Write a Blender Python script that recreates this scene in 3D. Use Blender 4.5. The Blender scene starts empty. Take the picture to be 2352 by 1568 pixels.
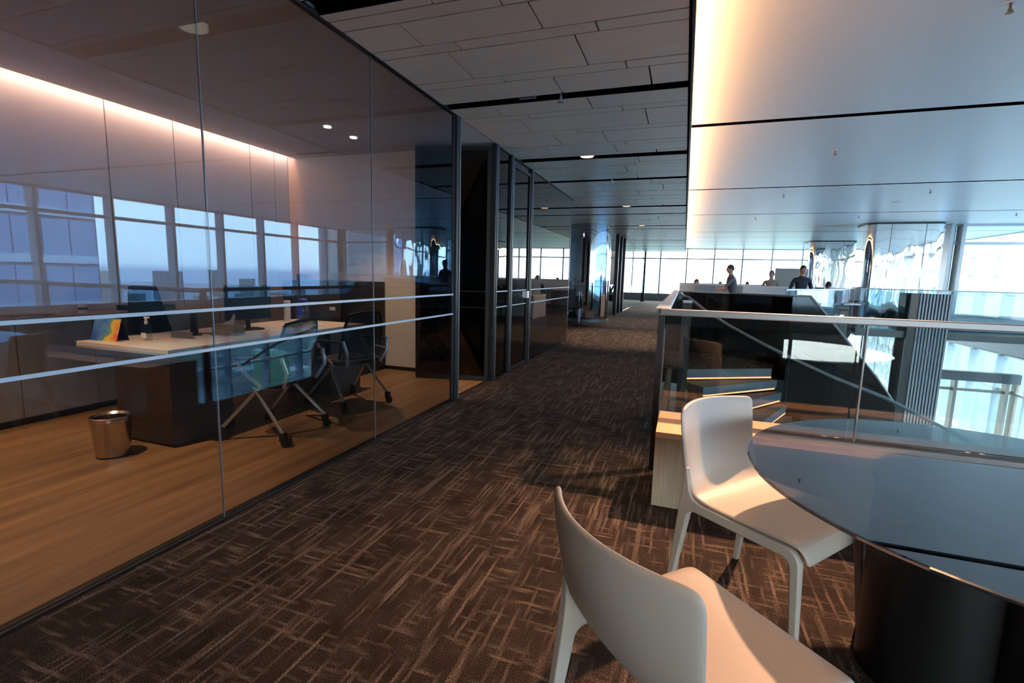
import bpy, bmesh, math, random
from mathutils import Vector, Matrix
random.seed(7)
sc = bpy.context.scene
C = sc.collection
PI = math.pi
# ------------------------------------------------------------ camera (calibrated from the vanishing points)
EYE = 1.33
cx = Vector((397.0, -142.0, 1119.22)).normalized()      # world +Y seen in image axes (right, down, forward)
cr = Vector((3239.0, 234.0, -1119.22)).normalized()     # world +X
cu = cr.cross(cx)
if cu.y > 0: cu = -cu                                    # world +Z
# rows: camera right / up / back expressed in the world
right = Vector((cr.x, cx.x, cu.x)); down = Vector((cr.y, cx.y, cu.y)); fwd = Vector((cr.z, cx.z, cu.z))
cam = bpy.data.cameras.new('camera'); camo = bpy.data.objects.new('camera', cam); C.objects.link(camo)
m3 = Matrix((right, -down, -fwd)).transposed()
camo.matrix_world = Matrix.Translation((0, 0, EYE)) @ m3.to_4x4()
cam.sensor_width = 36.0; cam.lens = 36.0 * 1119.22 / 2352.0; cam.clip_start = 0.05; cam.clip_end = 6000
sc.camera = camo
# ------------------------------------------------------------ world
w = bpy.data.worlds.new('sky'); sc.world = w; w.use_nodes = True
nt = w.node_tree; nt.nodes.clear()
tc = nt.nodes.new('ShaderNodeTexCoord'); sp = nt.nodes.new('ShaderNodeSeparateXYZ'); nt.links.new(tc.outputs['Generated'], sp.inputs[0])
rp = nt.nodes.new('ShaderNodeValToRGB'); e = rp.color_ramp.elements
mr = nt.nodes.new('ShaderNodeMapRange'); mr.inputs['From Min'].default_value = -0.25; mr.inputs['From Max'].default_value = 1.0
nt.links.new(sp.outputs['Z'], mr.inputs['Value']); nt.links.new(mr.outputs[0], rp.inputs[0])
e[0].position = 0.0; e[0].color = (0.16, 0.24, 0.38, 1)
e[1].position = 1.0; e[1].color = (0.66, 0.76, 0.85, 1)
for p, c in ((0.195, (0.28, 0.36, 0.50, 1)), (0.205, (0.70, 0.75, 0.80, 1)), (0.27, (0.86, 0.89, 0.89, 1)), (0.42, (0.87, 0.93, 0.90, 1))):
    n = e.new(p); n.color = c
nz = nt.nodes.new('ShaderNodeTexNoise'); nz.inputs['Scale'].default_value = 2.0; nz.inputs['Detail'].default_value = 5
mp = nt.nodes.new('ShaderNodeMapping'); mp.inputs['Scale'].default_value = (1, 1, 7); nt.links.new(tc.outputs['Generated'], mp.inputs[0]); nt.links.new(mp.outputs[0], nz.inputs[0])
mm = nt.nodes.new('ShaderNodeMapRange'); mm.inputs['From Min'].default_value = .3; mm.inputs['From Max'].default_value = .7; mm.inputs['To Min'].default_value = .88; mm.inputs['To Max'].default_value = 1.12
nt.links.new(nz.outputs[0], mm.inputs['Value'])
bg = nt.nodes.new('ShaderNodeBackground'); wo = nt.nodes.new('ShaderNodeOutputWorld')
SKY = 4.7
ml = nt.nodes.new('ShaderNodeMath'); ml.operation = 'MULTIPLY'; ml.inputs[1].default_value = SKY; nt.links.new(mm.outputs[0], ml.inputs[0]); nt.links.new(ml.outputs[0], bg.inputs['Strength'])
nt.links.new(rp.outputs[0], bg.inputs['Color']); nt.links.new(bg.outputs[0], wo.inputs[0])
sc.view_settings.view_transform = 'Standard'; sc.view_settings.look = 'None'
sc.view_settings.gamma = 1; sc.view_settings.use_curve_mapping = False
sc.view_settings.exposure = 2.4
cy = sc.cycles
cy.max_bounces = 10; cy.transparent_max_bounces = 40; cy.glossy_bounces = 6; cy.diffuse_bounces = 5
cy.caustics_reflective = False; cy.caustics_refractive = False; cy.sample_clamp_indirect = 4.0; cy.blur_glossy = 0.3

WARM = (1.0, 0.64, 0.38)
def area(name, loc, sx, sy, power, col, rot=(0, 0, 0), spread=PI):
    l = bpy.data.lights.new(name, 'AREA'); l.shape = 'RECTANGLE'; l.size = sx; l.size_y = sy; l.energy = power; l.color = col; l.spread = spread
    o = bpy.data.objects.new(name, l); o.location = loc; o.rotation_euler = rot; C.objects.link(o); return o
def spot(name, loc, target, power, col, ang, blend=.6, rad=.03):
    l = bpy.data.lights.new(name, 'SPOT'); l.energy = power; l.color = col; l.spot_size = math.radians(ang); l.spot_blend = blend; l.shadow_soft_size = rad
    o = bpy.data.objects.new(name, l); o.location = loc
    o.rotation_euler = (Vector(target) - Vector(loc)).to_track_quat('-Z', 'Y').to_euler(); C.objects.link(o); return o
# cove strips: along the edge of the timber ceiling, and along the office wall
area('cove_light', (-0.12, 11.5, 3.04), .04, 38, 82, (1.0, .52, .22), rot=(0, math.radians(-105), 0))
area('office_cove_light', (-5.335, 1.0, 3.03), .05, 9.2, 15, (1.0, .32, .09), rot=(0, math.radians(20), 0))
# lamps in the black ceiling slots
for i, (y, p) in enumerate(((2.55, 13), (6.55, 16), (11.12, 110), (15.2, 60), (22.0, 70))):
    spot('corridor_spot', (-1.31, y, 2.865), (-1.31, y, 0), p, WARM, 80)
spot('table_spot', (1.25, 4.4, 3.14), (0.45, 2.55, .3), 275, (1.0, .51, .28), 58, 1.0, .04)
for x, y, p in ((-3.76, 4.75, 55), (-3.75, 1.6, 85), (-3.9, -.4, 35), (-4.0, 7.6, 18)):
    spot('office_spot', (x, y, 2.86), (x, y, 0), p, (1.0, .64, .36), 82, .8)
for x in (.62, 3.03, 5.35, 7.7):
    spot('ceiling_spot', (x, 11.05, 3.16), (x, 11.05, 0), 30, WARM, 70)
area('lower_lobby_light', (3.5, 12.0, -1.2), 3, 3, 12, (.8, .9, 1.0))

# ------------------------------------------------------------ materials
M = {}
def new(name):
    m = bpy.data.materials.new(name); m.use_nodes = True; M[name] = m
    return m, m.node_tree, m.node_tree.nodes['Principled BSDF']
def pm(name, col, rough=.5, metal=0, spec=.5, noise=0, nscale=30, bump=0, emit=None, es=0, coat=0):
    m, t, b = new(name); b.inputs['Base Color'].default_value = (*col, 1); b.inputs['Roughness'].default_value = rough
    b.inputs['Metallic'].default_value = metal; b.inputs['Specular IOR Level'].default_value = spec; b.inputs['Coat Weight'].default_value = coat
    if emit: b.inputs['Emission Color'].default_value = (*emit, 1); b.inputs['Emission Strength'].default_value = es
    if noise or bump:
        tcx = t.nodes.new('ShaderNodeTexCoord'); n = t.nodes.new('ShaderNodeTexNoise'); n.inputs['Scale'].default_value = nscale; n.inputs['Detail'].default_value = 4
        t.links.new(tcx.outputs['Object'], n.inputs[0])
        if noise:
            mx = t.nodes.new('ShaderNodeMix'); mx.data_type = 'RGBA'; mx.inputs[6].default_value = (*[c * (1 - noise) for c in col], 1); mx.inputs[7].default_value = (*[min(1, c * (1 + noise)) for c in col], 1)
            t.links.new(n.outputs[0], mx.inputs[0]); t.links.new(mx.outputs[2], b.inputs['Base Color'])
        if bump:
            bp = t.nodes.new('ShaderNodeBump'); bp.inputs['Strength'].default_value = bump; bp.inputs['Distance'].default_value = .01
            t.links.new(n.outputs[0], bp.inputs['Height']); t.links.new(bp.outputs[0], b.inputs['Normal'])
    return m
def glass(name, tint, f0, rough=0.0, film=(1, 1, 1)):
    """thin clear sheet: Schlick reflection over a tinted see-through"""
    m = bpy.data.materials.new(name); m.use_nodes = True; M[name] = m; t = m.node_tree; t.nodes.clear()
    o = t.nodes.new('ShaderNodeOutputMaterial'); mx = t.nodes.new('ShaderNodeMixShader'); tr = t.nodes.new('ShaderNodeBsdfTransparent'); gl = t.nodes.new('ShaderNodeBsdfGlossy')
    tr.inputs[0].default_value = (*tint, 1); gl.inputs['Roughness'].default_value = rough; gl.inputs[0].default_value = (*film, 1)
    g = t.nodes.new('ShaderNodeNewGeometry'); d = t.nodes.new('ShaderNodeVectorMath'); d.operation = 'DOT_PRODUCT'
    t.links.new(g.outputs['Incoming'], d.inputs[0]); t.links.new(g.outputs['Normal'], d.inputs[1])
    def mt(op, a, bb, cc=None):
        n = t.nodes.new('ShaderNodeMath'); n.operation = op
        for i, v in enumerate((a, bb, cc)):
            if v is None: continue
            if isinstance(v, (int, float)): n.inputs[i].default_value = v
            else: t.links.new(v, n.inputs[i])
        return n.outputs[0]
    c = mt('ABSOLUTE', d.outputs['Value'], None); k = mt('SUBTRACT', 1.0, c); k = mt('POWER', k, 5.0); r = mt('MULTIPLY_ADD', k, 1 - f0, f0)
    t.links.new(r, mx.inputs[0]); t.links.new(tr.outputs[0], mx.inputs[1]); t.links.new(gl.outputs[0], mx.inputs[2]); t.links.new(mx.outputs[0], o.inputs[0])
    return m
pm('white_ceiling', (.86, .84, .81), .35, spec=.35)
pm('white_wall', (.70, .68, .65), .45)
pm('office_ceiling', (.50, .49, .48), .6)
pm('black', (.006, .006, .007), .35)
pm('black_matt', (.004, .004, .005), .9, spec=0)
pm('black_gloss', (.004, .004, .005), .06, spec=.5)
pm('bronze', (.014, .0145, .017), .5, metal=0, spec=.3)
pm('frame_light', (.16, .175, .19), .4, metal=.3)
pm('rail_metal', (.19, .20, .21), .35, metal=.4)
pm('strip', (.42, .48, .55), .5)
pm('mullion', (.46, .50, .52), .4, metal=.2)
pm('mullion_brown', (.30, .24, .20), .45)
pm('spandrel', (.06, .065, .07), .4)
pm('seat_white', (.42, .385, .34), .42, spec=.4)
pm('steel', (.55, .50, .45), .22, metal=1)
pm('silver', (.50, .52, .55), .32, metal=.85)
pm('rubber', (.01, .01, .011), .6)
pm('chair_fabric', (.008, .008, .009), .85, bump=.4, nscale=400)
pm('desk_top', (.62, .57, .53), .4)
pm('desk_edge', (.33, .35, .38), .4)
pm('dark_oak', (.035, .022, .018), .5, noise=.35, nscale=12)
pm('cabinet_grey', (.20, .19, .17), .5)
pm('cabinet_dark', (.055, .047, .042), .5)
pm('white_plastic', (.7, .7, .7), .4)
pm('cardboard', (.30, .26, .17), .6)
pm('paper', (.75, .74, .72), .8)
pm('blue_cap', (.03, .08, .55), .4)
pm('skin', (.42, .24, .17), .5)
pm('hair', (.008, .007, .007), .6)
pm('hair_grey', (.10, .08, .06), .6)
pm('eye', (.02, .02, .02), .2)
pm('shirt_grey', (.09, .10, .11), .8); pm('shirt_tan', (.22, .19, .15), .8); pm('shirt_navy', (.012, .014, .022), .8); pm('shirt_black', (.015, .014, .016), .8)
pm('trousers', (.02, .02, .024), .8)
pm('shoe', (.01, .01, .01), .4)
pm('lamp', (1, .8, .5), .5, emit=(1.0, .62, .33), es=.8)
pm('lamp_white', (1, .9, .8), .5, emit=(1.0, .85, .72), es=.8)
pm('led', (1, .6, .3), .5, emit=(1.0, .36, .13), es=.42)
pm('brass', (.20, .14, .08), .35, metal=1)
pm('leaf', (.05, .13, .03), .6)
pm('stone', (.13, .125, .11), .7, noise=.2, nscale=25)
pm('partition', (.62, .62, .63), .5)
pm('screen_grey', (.22, .24, .26), .5)
pm('city_pale', (.13, .19, .23), .7); pm('city_white', (.30, .32, .34), .7); pm('city_blue', (.34, .52, .74), .4)
pm('city_pane', (.12, .28, .56), .4); pm('city_dark', (.06, .08, .11), .5); pm('city_mid', (.10, .14, .20), .8); pm('city_green', (.10, .22, .14), .9)
pm('city_joint', (.06, .13, .26), .5)
glass('office_glass', (.68, .68, .68), .040, 0, (.37, .62, .92))
glass('dark_glass', (.33, .33, .34), .05)
glass('rail_glass', (.80, .87, .87), .035)
glass('far_glass', (.72, .80, .84), .04)
glass('window_glass', (.93, .955, .94), .02)
glass('table_glass', (.40, .41, .42), .22)
glass('bottle', (.88, .92, .95), .05)
glass('mesh_back', (.22, .23, .25), .03, .4)
# wavy polished steel
m, t, b = new('wavy_steel'); b.inputs['Base Color'].default_value = (.74, .76, .78, 1); b.inputs['Metallic'].default_value = 1; b.inputs['Roughness'].default_value = .03
tcx = t.nodes.new('ShaderNodeTexCoord'); mpn = t.nodes.new('ShaderNodeMapping'); mpn.inputs['Scale'].default_value = (1.5, 1.5, .55); n = t.nodes.new('ShaderNodeTexNoise'); n.inputs['Scale'].default_value = 1.3; n.inputs['Detail'].default_value = 1.2
t.links.new(tcx.outputs['Object'], mpn.inputs[0]); t.links.new(mpn.outputs[0], n.inputs[0]); bp = t.nodes.new('ShaderNodeBump'); bp.inputs['Strength'].default_value = 1; bp.inputs['Distance'].default_value = .022
t.links.new(n.outputs[0], bp.inputs['Height']); t.links.new(bp.outputs[0], b.inputs['Normal'])
pm('round_steel', (.50, .55, .60), .05, metal=1)
def streak(name, c1, c2, scale, sc3, rough, bump=.1):
    m, t, b = new(name); tcx = t.nodes.new('ShaderNodeTexCoord'); mpn = t.nodes.new('ShaderNodeMapping'); mpn.inputs['Scale'].default_value = sc3
    n = t.nodes.new('ShaderNodeTexNoise'); n.inputs['Scale'].default_value = scale; n.inputs['Detail'].default_value = 6; n.inputs['Roughness'].default_value = .6
    t.links.new(tcx.outputs['Object'], mpn.inputs[0]); t.links.new(mpn.outputs[0], n.inputs[0])
    r = t.nodes.new('ShaderNodeValToRGB'); r.color_ramp.elements[0].position = .32; r.color_ramp.elements[0].color = (*c1, 1); r.color_ramp.elements[1].position = .68; r.color_ramp.elements[1].color = (*c2, 1)
    t.links.new(n.outputs[0], r.inputs[0]); t.links.new(r.outputs[0], b.inputs['Base Color']); b.inputs['Roughness'].default_value = rough
    if bump:
        bp = t.nodes.new('ShaderNodeBump'); bp.inputs['Strength'].default_value = bump; bp.inputs['Distance'].default_value = .003
        t.links.new(n.outputs[0], bp.inputs['Height']); t.links.new(bp.outputs[0], b.inputs['Normal'])
    return m
streak('wood_floor', (.15, .085, .042), (.34, .205, .105), 3.0, (3.2, .22, 1), .42)
streak('timber_panel', (.70, .57, .45), (.82, .68, .55), 4.0, (.5, 14, 1), .38, .05)
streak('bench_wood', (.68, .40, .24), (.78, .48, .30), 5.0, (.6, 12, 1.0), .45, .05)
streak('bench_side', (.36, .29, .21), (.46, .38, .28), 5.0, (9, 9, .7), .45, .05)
# carpet: dark brown loop pile with paler scratchy threads both ways
m, t, b = new('carpet'); tcx = t.nodes.new('ShaderNodeTexCoord')
def nz_(scale, s3, det=2, off=(0, 0, 0)):
    mpn = t.nodes.new('ShaderNodeMapping'); mpn.inputs['Scale'].default_value = s3; mpn.inputs['Location'].default_value = off; n = t.nodes.new('ShaderNodeTexNoise'); n.inputs['Scale'].default_value = scale; n.inputs['Detail'].default_value = det
    t.links.new(tcx.outputs['Object'], mpn.inputs[0]); t.links.new(mpn.outputs[0], n.inputs[0]); return n.outputs[0]
def mth(op, a, bb, clamp=False):
    n = t.nodes.new('ShaderNodeMath'); n.operation = op; n.use_clamp = clamp
    for i, v in enumerate((a, bb)):
        if isinstance(v, (int, float)): n.inputs[i].default_value = v
        else: t.links.new(v, n.inputs[i])
    return n.outputs[0]
def rng(v, a, bb, lo=0, hi=1):
    n = t.nodes.new('ShaderNodeMapRange'); n.inputs[1].default_value = a; n.inputs[2].default_value = bb; n.inputs[3].default_value = lo; n.inputs[4].default_value = hi; t.links.new(v, n.inputs[0]); return n.outputs[0]
def thread(ax, wob, cell, along, lo, hi, seed):
    s_ = t.nodes.new('ShaderNodeSeparateXYZ'); t.links.new(tcx.outputs['Object'], s_.inputs[0]); u, v = s_.outputs[ax], s_.outputs[1 - ax]
    u = mth('ADD', u, mth('MULTIPLY', nz_(9, (1, 1, 1), 1, (seed, 0, 0)), wob)); c_ = mth('SNAP', u, cell)
    k_ = t.nodes.new('ShaderNodeCombineXYZ'); t.links.new(mth('MULTIPLY', c_, 211.7), k_.inputs[0]); t.links.new(mth('MULTIPLY', v, along), k_.inputs[1]); k_.inputs[2].default_value = seed
    n = t.nodes.new('ShaderNodeTexNoise'); n.inputs['Scale'].default_value = 1; n.inputs['Detail'].default_value = 1.5; t.links.new(k_.outputs[0], n.inputs[0]); return rng(n.outputs[0], lo, hi)
la = thread(0, .012, .012, 2.8, .53, .72, 1.7)
lb = thread(1, .02, .014, 5.0, .56, .76, 5.1)
sp1 = rng(nz_(230, (1, 1, 1), 1), .40, .62)
lines = mth('MULTIPLY', mth('MAXIMUM', la, lb), rng(nz_(230, (1, 1, 1), 1, (3, 1, 0)), .42, .60, .08, 1))
mott = rng(nz_(5, (1, 1, 1), 3, (1, 9, 0)), .3, .7, .05, .30)
fac = mth('ADD', mth('MULTIPLY', lines, .95), mth('MULTIPLY', sp1, mott), True)
mx = t.nodes.new('ShaderNodeMix'); mx.data_type = 'RGBA'; mx.inputs[6].default_value = (.013, .0098, .0092, 1); mx.inputs[7].default_value = (.215, .172, .150, 1)
t.links.new(fac, mx.inputs[0]); t.links.new(mx.outputs[2], b.inputs['Base Color']); b.inputs['Roughness'].default_value = .95; b.inputs['Specular IOR Level'].default_value = .1
bp = t.nodes.new('ShaderNodeBump'); bp.inputs['Strength'].default_value = .6; bp.inputs['Distance'].default_value = .004
t.links.new(nz_(160, (1, 1, 1), 1), bp.inputs['Height']); t.links.new(bp.outputs[0], b.inputs['Normal'])
# land far below: mottled city ground to the sea, haze painted into its blue-grey
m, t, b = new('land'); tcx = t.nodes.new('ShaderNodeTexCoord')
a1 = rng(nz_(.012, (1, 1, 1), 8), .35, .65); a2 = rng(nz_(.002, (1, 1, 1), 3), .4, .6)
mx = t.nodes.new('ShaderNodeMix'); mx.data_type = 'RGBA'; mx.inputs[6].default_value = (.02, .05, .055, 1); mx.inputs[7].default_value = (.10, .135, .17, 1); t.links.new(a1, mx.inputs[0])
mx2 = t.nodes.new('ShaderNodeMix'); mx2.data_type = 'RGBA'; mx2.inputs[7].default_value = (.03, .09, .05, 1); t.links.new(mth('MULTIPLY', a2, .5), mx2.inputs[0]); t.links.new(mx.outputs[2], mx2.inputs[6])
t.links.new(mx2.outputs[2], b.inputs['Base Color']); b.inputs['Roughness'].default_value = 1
pm('sea', (.06, .12, .26), .5)
# calendar print: soft patches of colour
m, t, b = new('calendar_print'); tcx = t.nodes.new('ShaderNodeTexCoord'); n = t.nodes.new('ShaderNodeTexNoise'); n.inputs['Scale'].default_value = 9; n.inputs['Detail'].default_value = 3; t.links.new(tcx.outputs['Object'], n.inputs[0])
sx = t.nodes.new('ShaderNodeSeparateXYZ'); t.links.new(tcx.outputs['Object'], sx.inputs[0])
ad = t.nodes.new('ShaderNodeMath'); ad.operation = 'MULTIPLY_ADD'; ad.inputs[1].default_value = 1.9; t.links.new(sx.outputs['X'], ad.inputs[0]); t.links.new(n.outputs[0], ad.inputs[2])
r = t.nodes.new('ShaderNodeValToRGB'); el = r.color_ramp.elements; el[0].position = .2; el[0].color = (.03, .10, .42, 1); el[1].position = .85; el[1].color = (.75, .08, .05, 1)
for p, c in ((.45, (.10, .30, .62, 1)), (.58, (.12, .35, .25, 1)), (.68, (.80, .60, .08, 1))):
    q = el.new(p); q.color = c
t.links.new(ad.outputs[0], r.inputs[0]); t.links.new(r.outputs[0], b.inputs['Base Color'])

# ------------------------------------------------------------ mesh helpers
class MB:
    def __init__(s): s.v = []; s.f = []
    def add(s, vs, fs):
        k = len(s.v); s.v += [tuple(v) for v in vs]; s.f += [tuple(i + k for i in f) for f in fs]; return s
    def box(s, x0, x1, y0, y1, z0, z1):
        return s.add([(x0, y0, z0), (x1, y0, z0), (x1, y1, z0), (x0, y1, z0), (x0, y0, z1), (x1, y0, z1), (x1, y1, z1), (x0, y1, z1)],
                     [(0, 3, 2, 1), (4, 5, 6, 7), (0, 1, 5, 4), (1, 2, 6, 5), (2, 3, 7, 6), (3, 0, 4, 7)])
    def hexa(s, b4, t4):
        return s.add(list(b4) + list(t4), [(0, 3, 2, 1), (4, 5, 6, 7), (0, 1, 5, 4), (1, 2, 6, 5), (2, 3, 7, 6), (3, 0, 4, 7)])
    def prism(s, poly, z0, z1):
        n = len(poly); return s.add([(x, y, z0) for x, y in poly] + [(x, y, z1) for x, y in poly],
            [tuple(range(n))[::-1], tuple(range(n, 2 * n))] + [(i, (i + 1) % n, n + (i + 1) % n, n + i) for i in range(n)])
    def tube(s, pts, r, n=10, close=True):
        pts = [Vector(p) for p in pts]; rs = r if isinstance(r, (list, tuple)) else [r] * len(pts); rings = []
        up = Vector((0, 0, 1)); prev = None
        for i, p in enumerate(pts):
            d = (pts[min(i + 1, len(pts) - 1)] - pts[max(i - 1, 0)]).normalized()
            if prev is None: a = d.cross(up); a = a if a.length > .05 else d.cross(Vector((1, 0, 0)))
            else: a = prev - d * prev.dot(d)
            a.normalize(); prev = a; bb = d.cross(a)
            rings.append([p + (a * math.cos(2 * PI * j / n) + bb * math.sin(2 * PI * j / n)) * rs[i] for j in range(n)])
        vs = [v for q in rings for v in q]; fs = []
        for i in range(len(pts) - 1):
            for j in range(n): fs.append((i * n + j, i * n + (j + 1) % n, (i + 1) * n + (j + 1) % n, (i + 1) * n + j))
        if close: fs += [tuple(range(n))[::-1], tuple(range((len(pts) - 1) * n, len(pts) * n))]
        return s.add(vs, fs)
    def lathe(s, prof, n=32, c=(0, 0)):
        vs = [(c[0] + r * math.cos(2 * PI * j / n), c[1] + r * math.sin(2 * PI * j / n), z) for r, z in prof for j in range(n)]; fs = []
        for i in range(len(prof) - 1):
            for j in range(n): fs.append((i * n + j, i * n + (j + 1) % n, (i + 1) * n + (j + 1) % n, (i + 1) * n + j))
        fs += [tuple(range(n))[::-1], tuple(range((len(prof) - 1) * n, len(prof) * n))]
        return s.add(vs, fs)
    def ball(s, c, r, n=16, k=10):
        prof = []; vs = []; fs = []
        for i in range(1, k):
            a = PI * i / k
            for j in range(n): vs.append((c[0] + r[0] * math.sin(a) * math.cos(2 * PI * j / n), c[1] + r[1] * math.sin(a) * math.sin(2 * PI * j / n), c[2] - r[2] * math.cos(a)))
        for i in range(k - 2):
            for j in range(n): fs.append((i * n + j, i * n + (j + 1) % n, (i + 1) * n + (j + 1) % n, (i + 1) * n + j))
        m0 = len(vs); vs += [(c[0], c[1], c[2] - r[2]), (c[0], c[1], c[2] + r[2])]
        for j in range(n): fs += [(m0, (j + 1) % n, j), (m0 + 1, (k - 2) * n + j, (k - 2) * n + (j + 1) % n)]
        return s.add(vs, fs)
    def mesh(s, name, mat, smooth=False):
        me = bpy.data.meshes.new(name); me.from_pydata(s.v, [], s.f); me.validate(); me.update()
        if mat: me.materials.append(M[mat])
        if smooth:
            me.polygons.foreach_set('use_smooth', [True] * len(me.polygons))
            me.set_sharp_from_angle(angle=math.radians(38))
        return me
    def build(s, name, mat, parent=None, smooth=False, loc=(0, 0, 0), rz=0, bevel=0, seg=2):
        o = bpy.data.objects.new(name, s.mesh(name, mat, smooth)); C.objects.link(o); o.parent = parent; o.location = loc; o.rotation_euler = (0, 0, rz)
        if bevel:
            bv = o.modifiers.new('bevel', 'BEVEL'); bv.width = bevel; bv.segments = seg; bv.limit_method = 'ANGLE'
        return o
def tag(o, label, cat, group=None, kind=None):
    o['label'] = label; o['category'] = cat
    if group: o['group'] = group
    if kind: o['kind'] = kind
    return o
def thing(name, label, cat, loc=(0, 0, 0), rz=0, group=None, kind=None):
    o = bpy.data.objects.new(name, None); o.empty_display_size = .1; C.objects.link(o); o.location = loc; o.rotation_euler = (0, 0, rz)
    return tag(o, label, cat, group, kind)
def struct(o, label, cat): return tag(o, label, cat, None, 'structure')
def inst(src, parent, loc, rz=0, name=None, scale=None):
    c = src.copy(); C.objects.link(c); c.parent = parent; c.location = loc; c.rotation_euler = (0, 0, rz)
    if scale: c.scale = scale
    return c
def copy_tree(o, loc, rz, label=None, group=None):
    r = o.copy(); C.objects.link(r); r.location = loc; r.rotation_euler = (0, 0, rz)
    if label: r['label'] = label
    if group: r['group'] = group
    def rec(src, dst):
        for ch in list(src.children):
            c = ch.copy(); C.objects.link(c); c.parent = dst; rec(ch, c)
    rec(o, r); return r

# ------------------------------------------------------------ the shell
G = -2.24            # glass line of the office
XE = -0.13           # edge of the stair void
XW = 10.3            # outer window wall
YB = -8.0; YF = 31.5
fl = [(-2.29, YB), (XW, YB), (XW, 3.42), (XE, 3.42), (XE, 7.62), (.06, 7.62), (1.34, 8.34), (1.75, 9.7), (3.5, 13.2), (4.9, 17.45), (4.9, 18.4), (XW, 18.4), (XW, 18.75), (7.6, 18.75), (7.6, YF), (-12.3, YF), (-12.3, 9.83), (-2.29, 9.83)]
struct(MB().prism(fl, -.22, 0).build('floor', 'carpet'), 'dark brown carpet with pale scratchy check running down the corridor', 'floor')
struct(MB().box(-5.6, -2.29, YB, 9.83, -.22, 0).build('floor.001', 'wood_floor'), 'warm brown timber floor inside the glazed office', 'floor')
MB().box(-2.292, -2.262, YB, 9.83, 0, .006).build('threshold', 'bronze', bpy.data.objects['floor'])
struct(MB().prism([(-3, YB), (XW + .1, YB), (XW + .1, 20.2), (-3, 20.2)], -4.4, -4.2).build('floor.002', 'stone'), 'grey stone floor of the storey below the stair void', 'floor')
# timber ceiling with planks between black slots
ce = MB().box(-2.24, -.06, YB, 9.83, 2.93, 3.0).box(-4.5, -.06, 9.83, 29.4, 2.93, 3.0).build('ceiling', 'black_matt')
struct(ce, 'lowered ceiling of brown timber boards with black slots over the corridor', 'ceiling')
slots = [(-1.75, -1.6), (.35, .48), (2.48, 2.63), (4.27, 4.40), (6.46, 6.64), (8.02, 8.16), (11.02, 11.22), (12.35, 12.47), (15.08, 15.26), (15.98, 16.10), (20.65, 20.83), (21.9, 22.02), (24.6, 24.75), (26.5, 26.6), (29.4, 29.5)]
pat = [(.10, .10), (.12, .45), (.32, .0), (.13, .23), (.48, .86), (.13, .10), (.29, .52)]
G_ = .014; cnt = 0; rest = MB()
unit = MB().box(0, 1, 0, 1, 2.872, 2.93).mesh('ceiling_plank', 'timber_panel')
def plank(x0, x1, y0, y1):
    global cnt
    if y0 > 15 or cnt >= 296: rest.box(x0, x1, y0, y1, 2.872, 2.93); return
    o = bpy.data.objects.new('ceiling_plank', unit); C.objects.link(o); o.parent = ce
    o.location = (x0, y0, random.choice((0, 0, .0015, -.001))); o.scale = (x1 - x0, y1 - y0, 1); cnt += 1
for (a, b0), (b1, c) in zip(slots[:-1], slots[1:]):
    y = b0; rows = []
    seq = [.09, .13, .32, .13, .48, .13, .30] if abs(b0 - 2.63) < .01 else [.31, .13, .47, .13, .44, .13, .32, .13, .47, .13, .3]
    k = 0
    while y < b1 - .04:
        wd = seq[k % len(seq)]; k += 1
        if b1 - (y + wd) < .07: wd = b1 - y
        rows.append((y, min(y + wd, b1))); y += wd
    fixed = {0: [-1.48], 1: [-1.1], 2: [-1.8, -.95], 3: [-1.57, -.62], 4: [-1.69, -.78], 5: [-1.48, -.51], 6: [-1.085, -.355]} if abs(b0 - 2.63) < .01 else ({0: [-1.79, -.91], 1: [-1.55, -.65], 2: [-1.68, -.45], 3: [-1.2], 4: [-1.475, -.94], 5: [-1.7, -.75]} if abs(b0 - 4.40) < .01 else {})
    for i, (y0, y1) in enumerate(rows):
        xl = G + .01 if y0 < 9.83 else -4.5
        br = fixed.get(i)
        if br is None:
            br = []; x = xl + random.uniform(.25, .9)
            while x < -.3: br.append(x); x += random.uniform(.8, 1.05)
        xs = [xl] + br + [-.075]
        for p, q in zip(xs[:-1], xs[1:]): plank(p + G_ / 2, q - G_ / 2, y0 + G_ / 2, y1 - G_ / 2)
r = rest.build('ceiling_plank', 'timber_panel', ce); r['kind'] = 'stuff'
for a, b0 in slots:
    xl = -2.235 if b0 < 9.83 else -4.5
    MB().box(xl, -.065, a - .004, a + .002, 2.873, 2.93).box(xl, -.065, b0 - .002, b0 + .004, 2.873, 2.93).build('slot_lining', 'black_matt', ce)
MB().box(-.062, -.045, YB, 29.4, 2.865, 3.03).build('edge_trim', 'black', ce)
# white ceiling, slabs between dark slots
cw = MB().box(-4.5, XW, YB, YF, 3.24, 3.4).build('ceiling.001', 'black_matt')
struct(cw, 'smooth white ceiling over the void with thin black slots', 'ceiling')
ws = [(YB, YB), (2.05, 2.17), (6.50, 6.62), (11.0, 11.1), (15.2, 15.28), (20.57, 20.65), (23.1, 23.16), (25.4, 25.46), (27.6, 27.66), (29.7, 29.76), (YF, YF)]
for (a, b0), (b1, c) in zip(ws[:-1], ws[1:]):
    MB().box(-1.2, XW, b0, b1, 3.17, 3.24).build('ceiling_panel', 'white_ceiling', cw)
for a, b0 in ws[1:-1]: MB().box(-1.2, XW, a - .002, a + .004, 3.171, 3.24).box(-1.2, XW, b0 - .004, b0 + .002, 3.171, 3.24).build('slot_lining', 'black_matt', cw)
for x in (.62, 3.03, 5.35, 7.7):
    for d in (-.16, .05): MB().lathe([(.045, 3.185), (.045, 3.2)], 16, (x + d, 11.05)).build('downlight', 'lamp', cw)
wl = MB().box(-12.3, -4.5, 9.83, YF, 3.0, 3.2).build('ceiling.002', 'white_ceiling'); struct(wl, 'white ceiling over the open desks beyond the glass office', 'ceiling')
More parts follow.
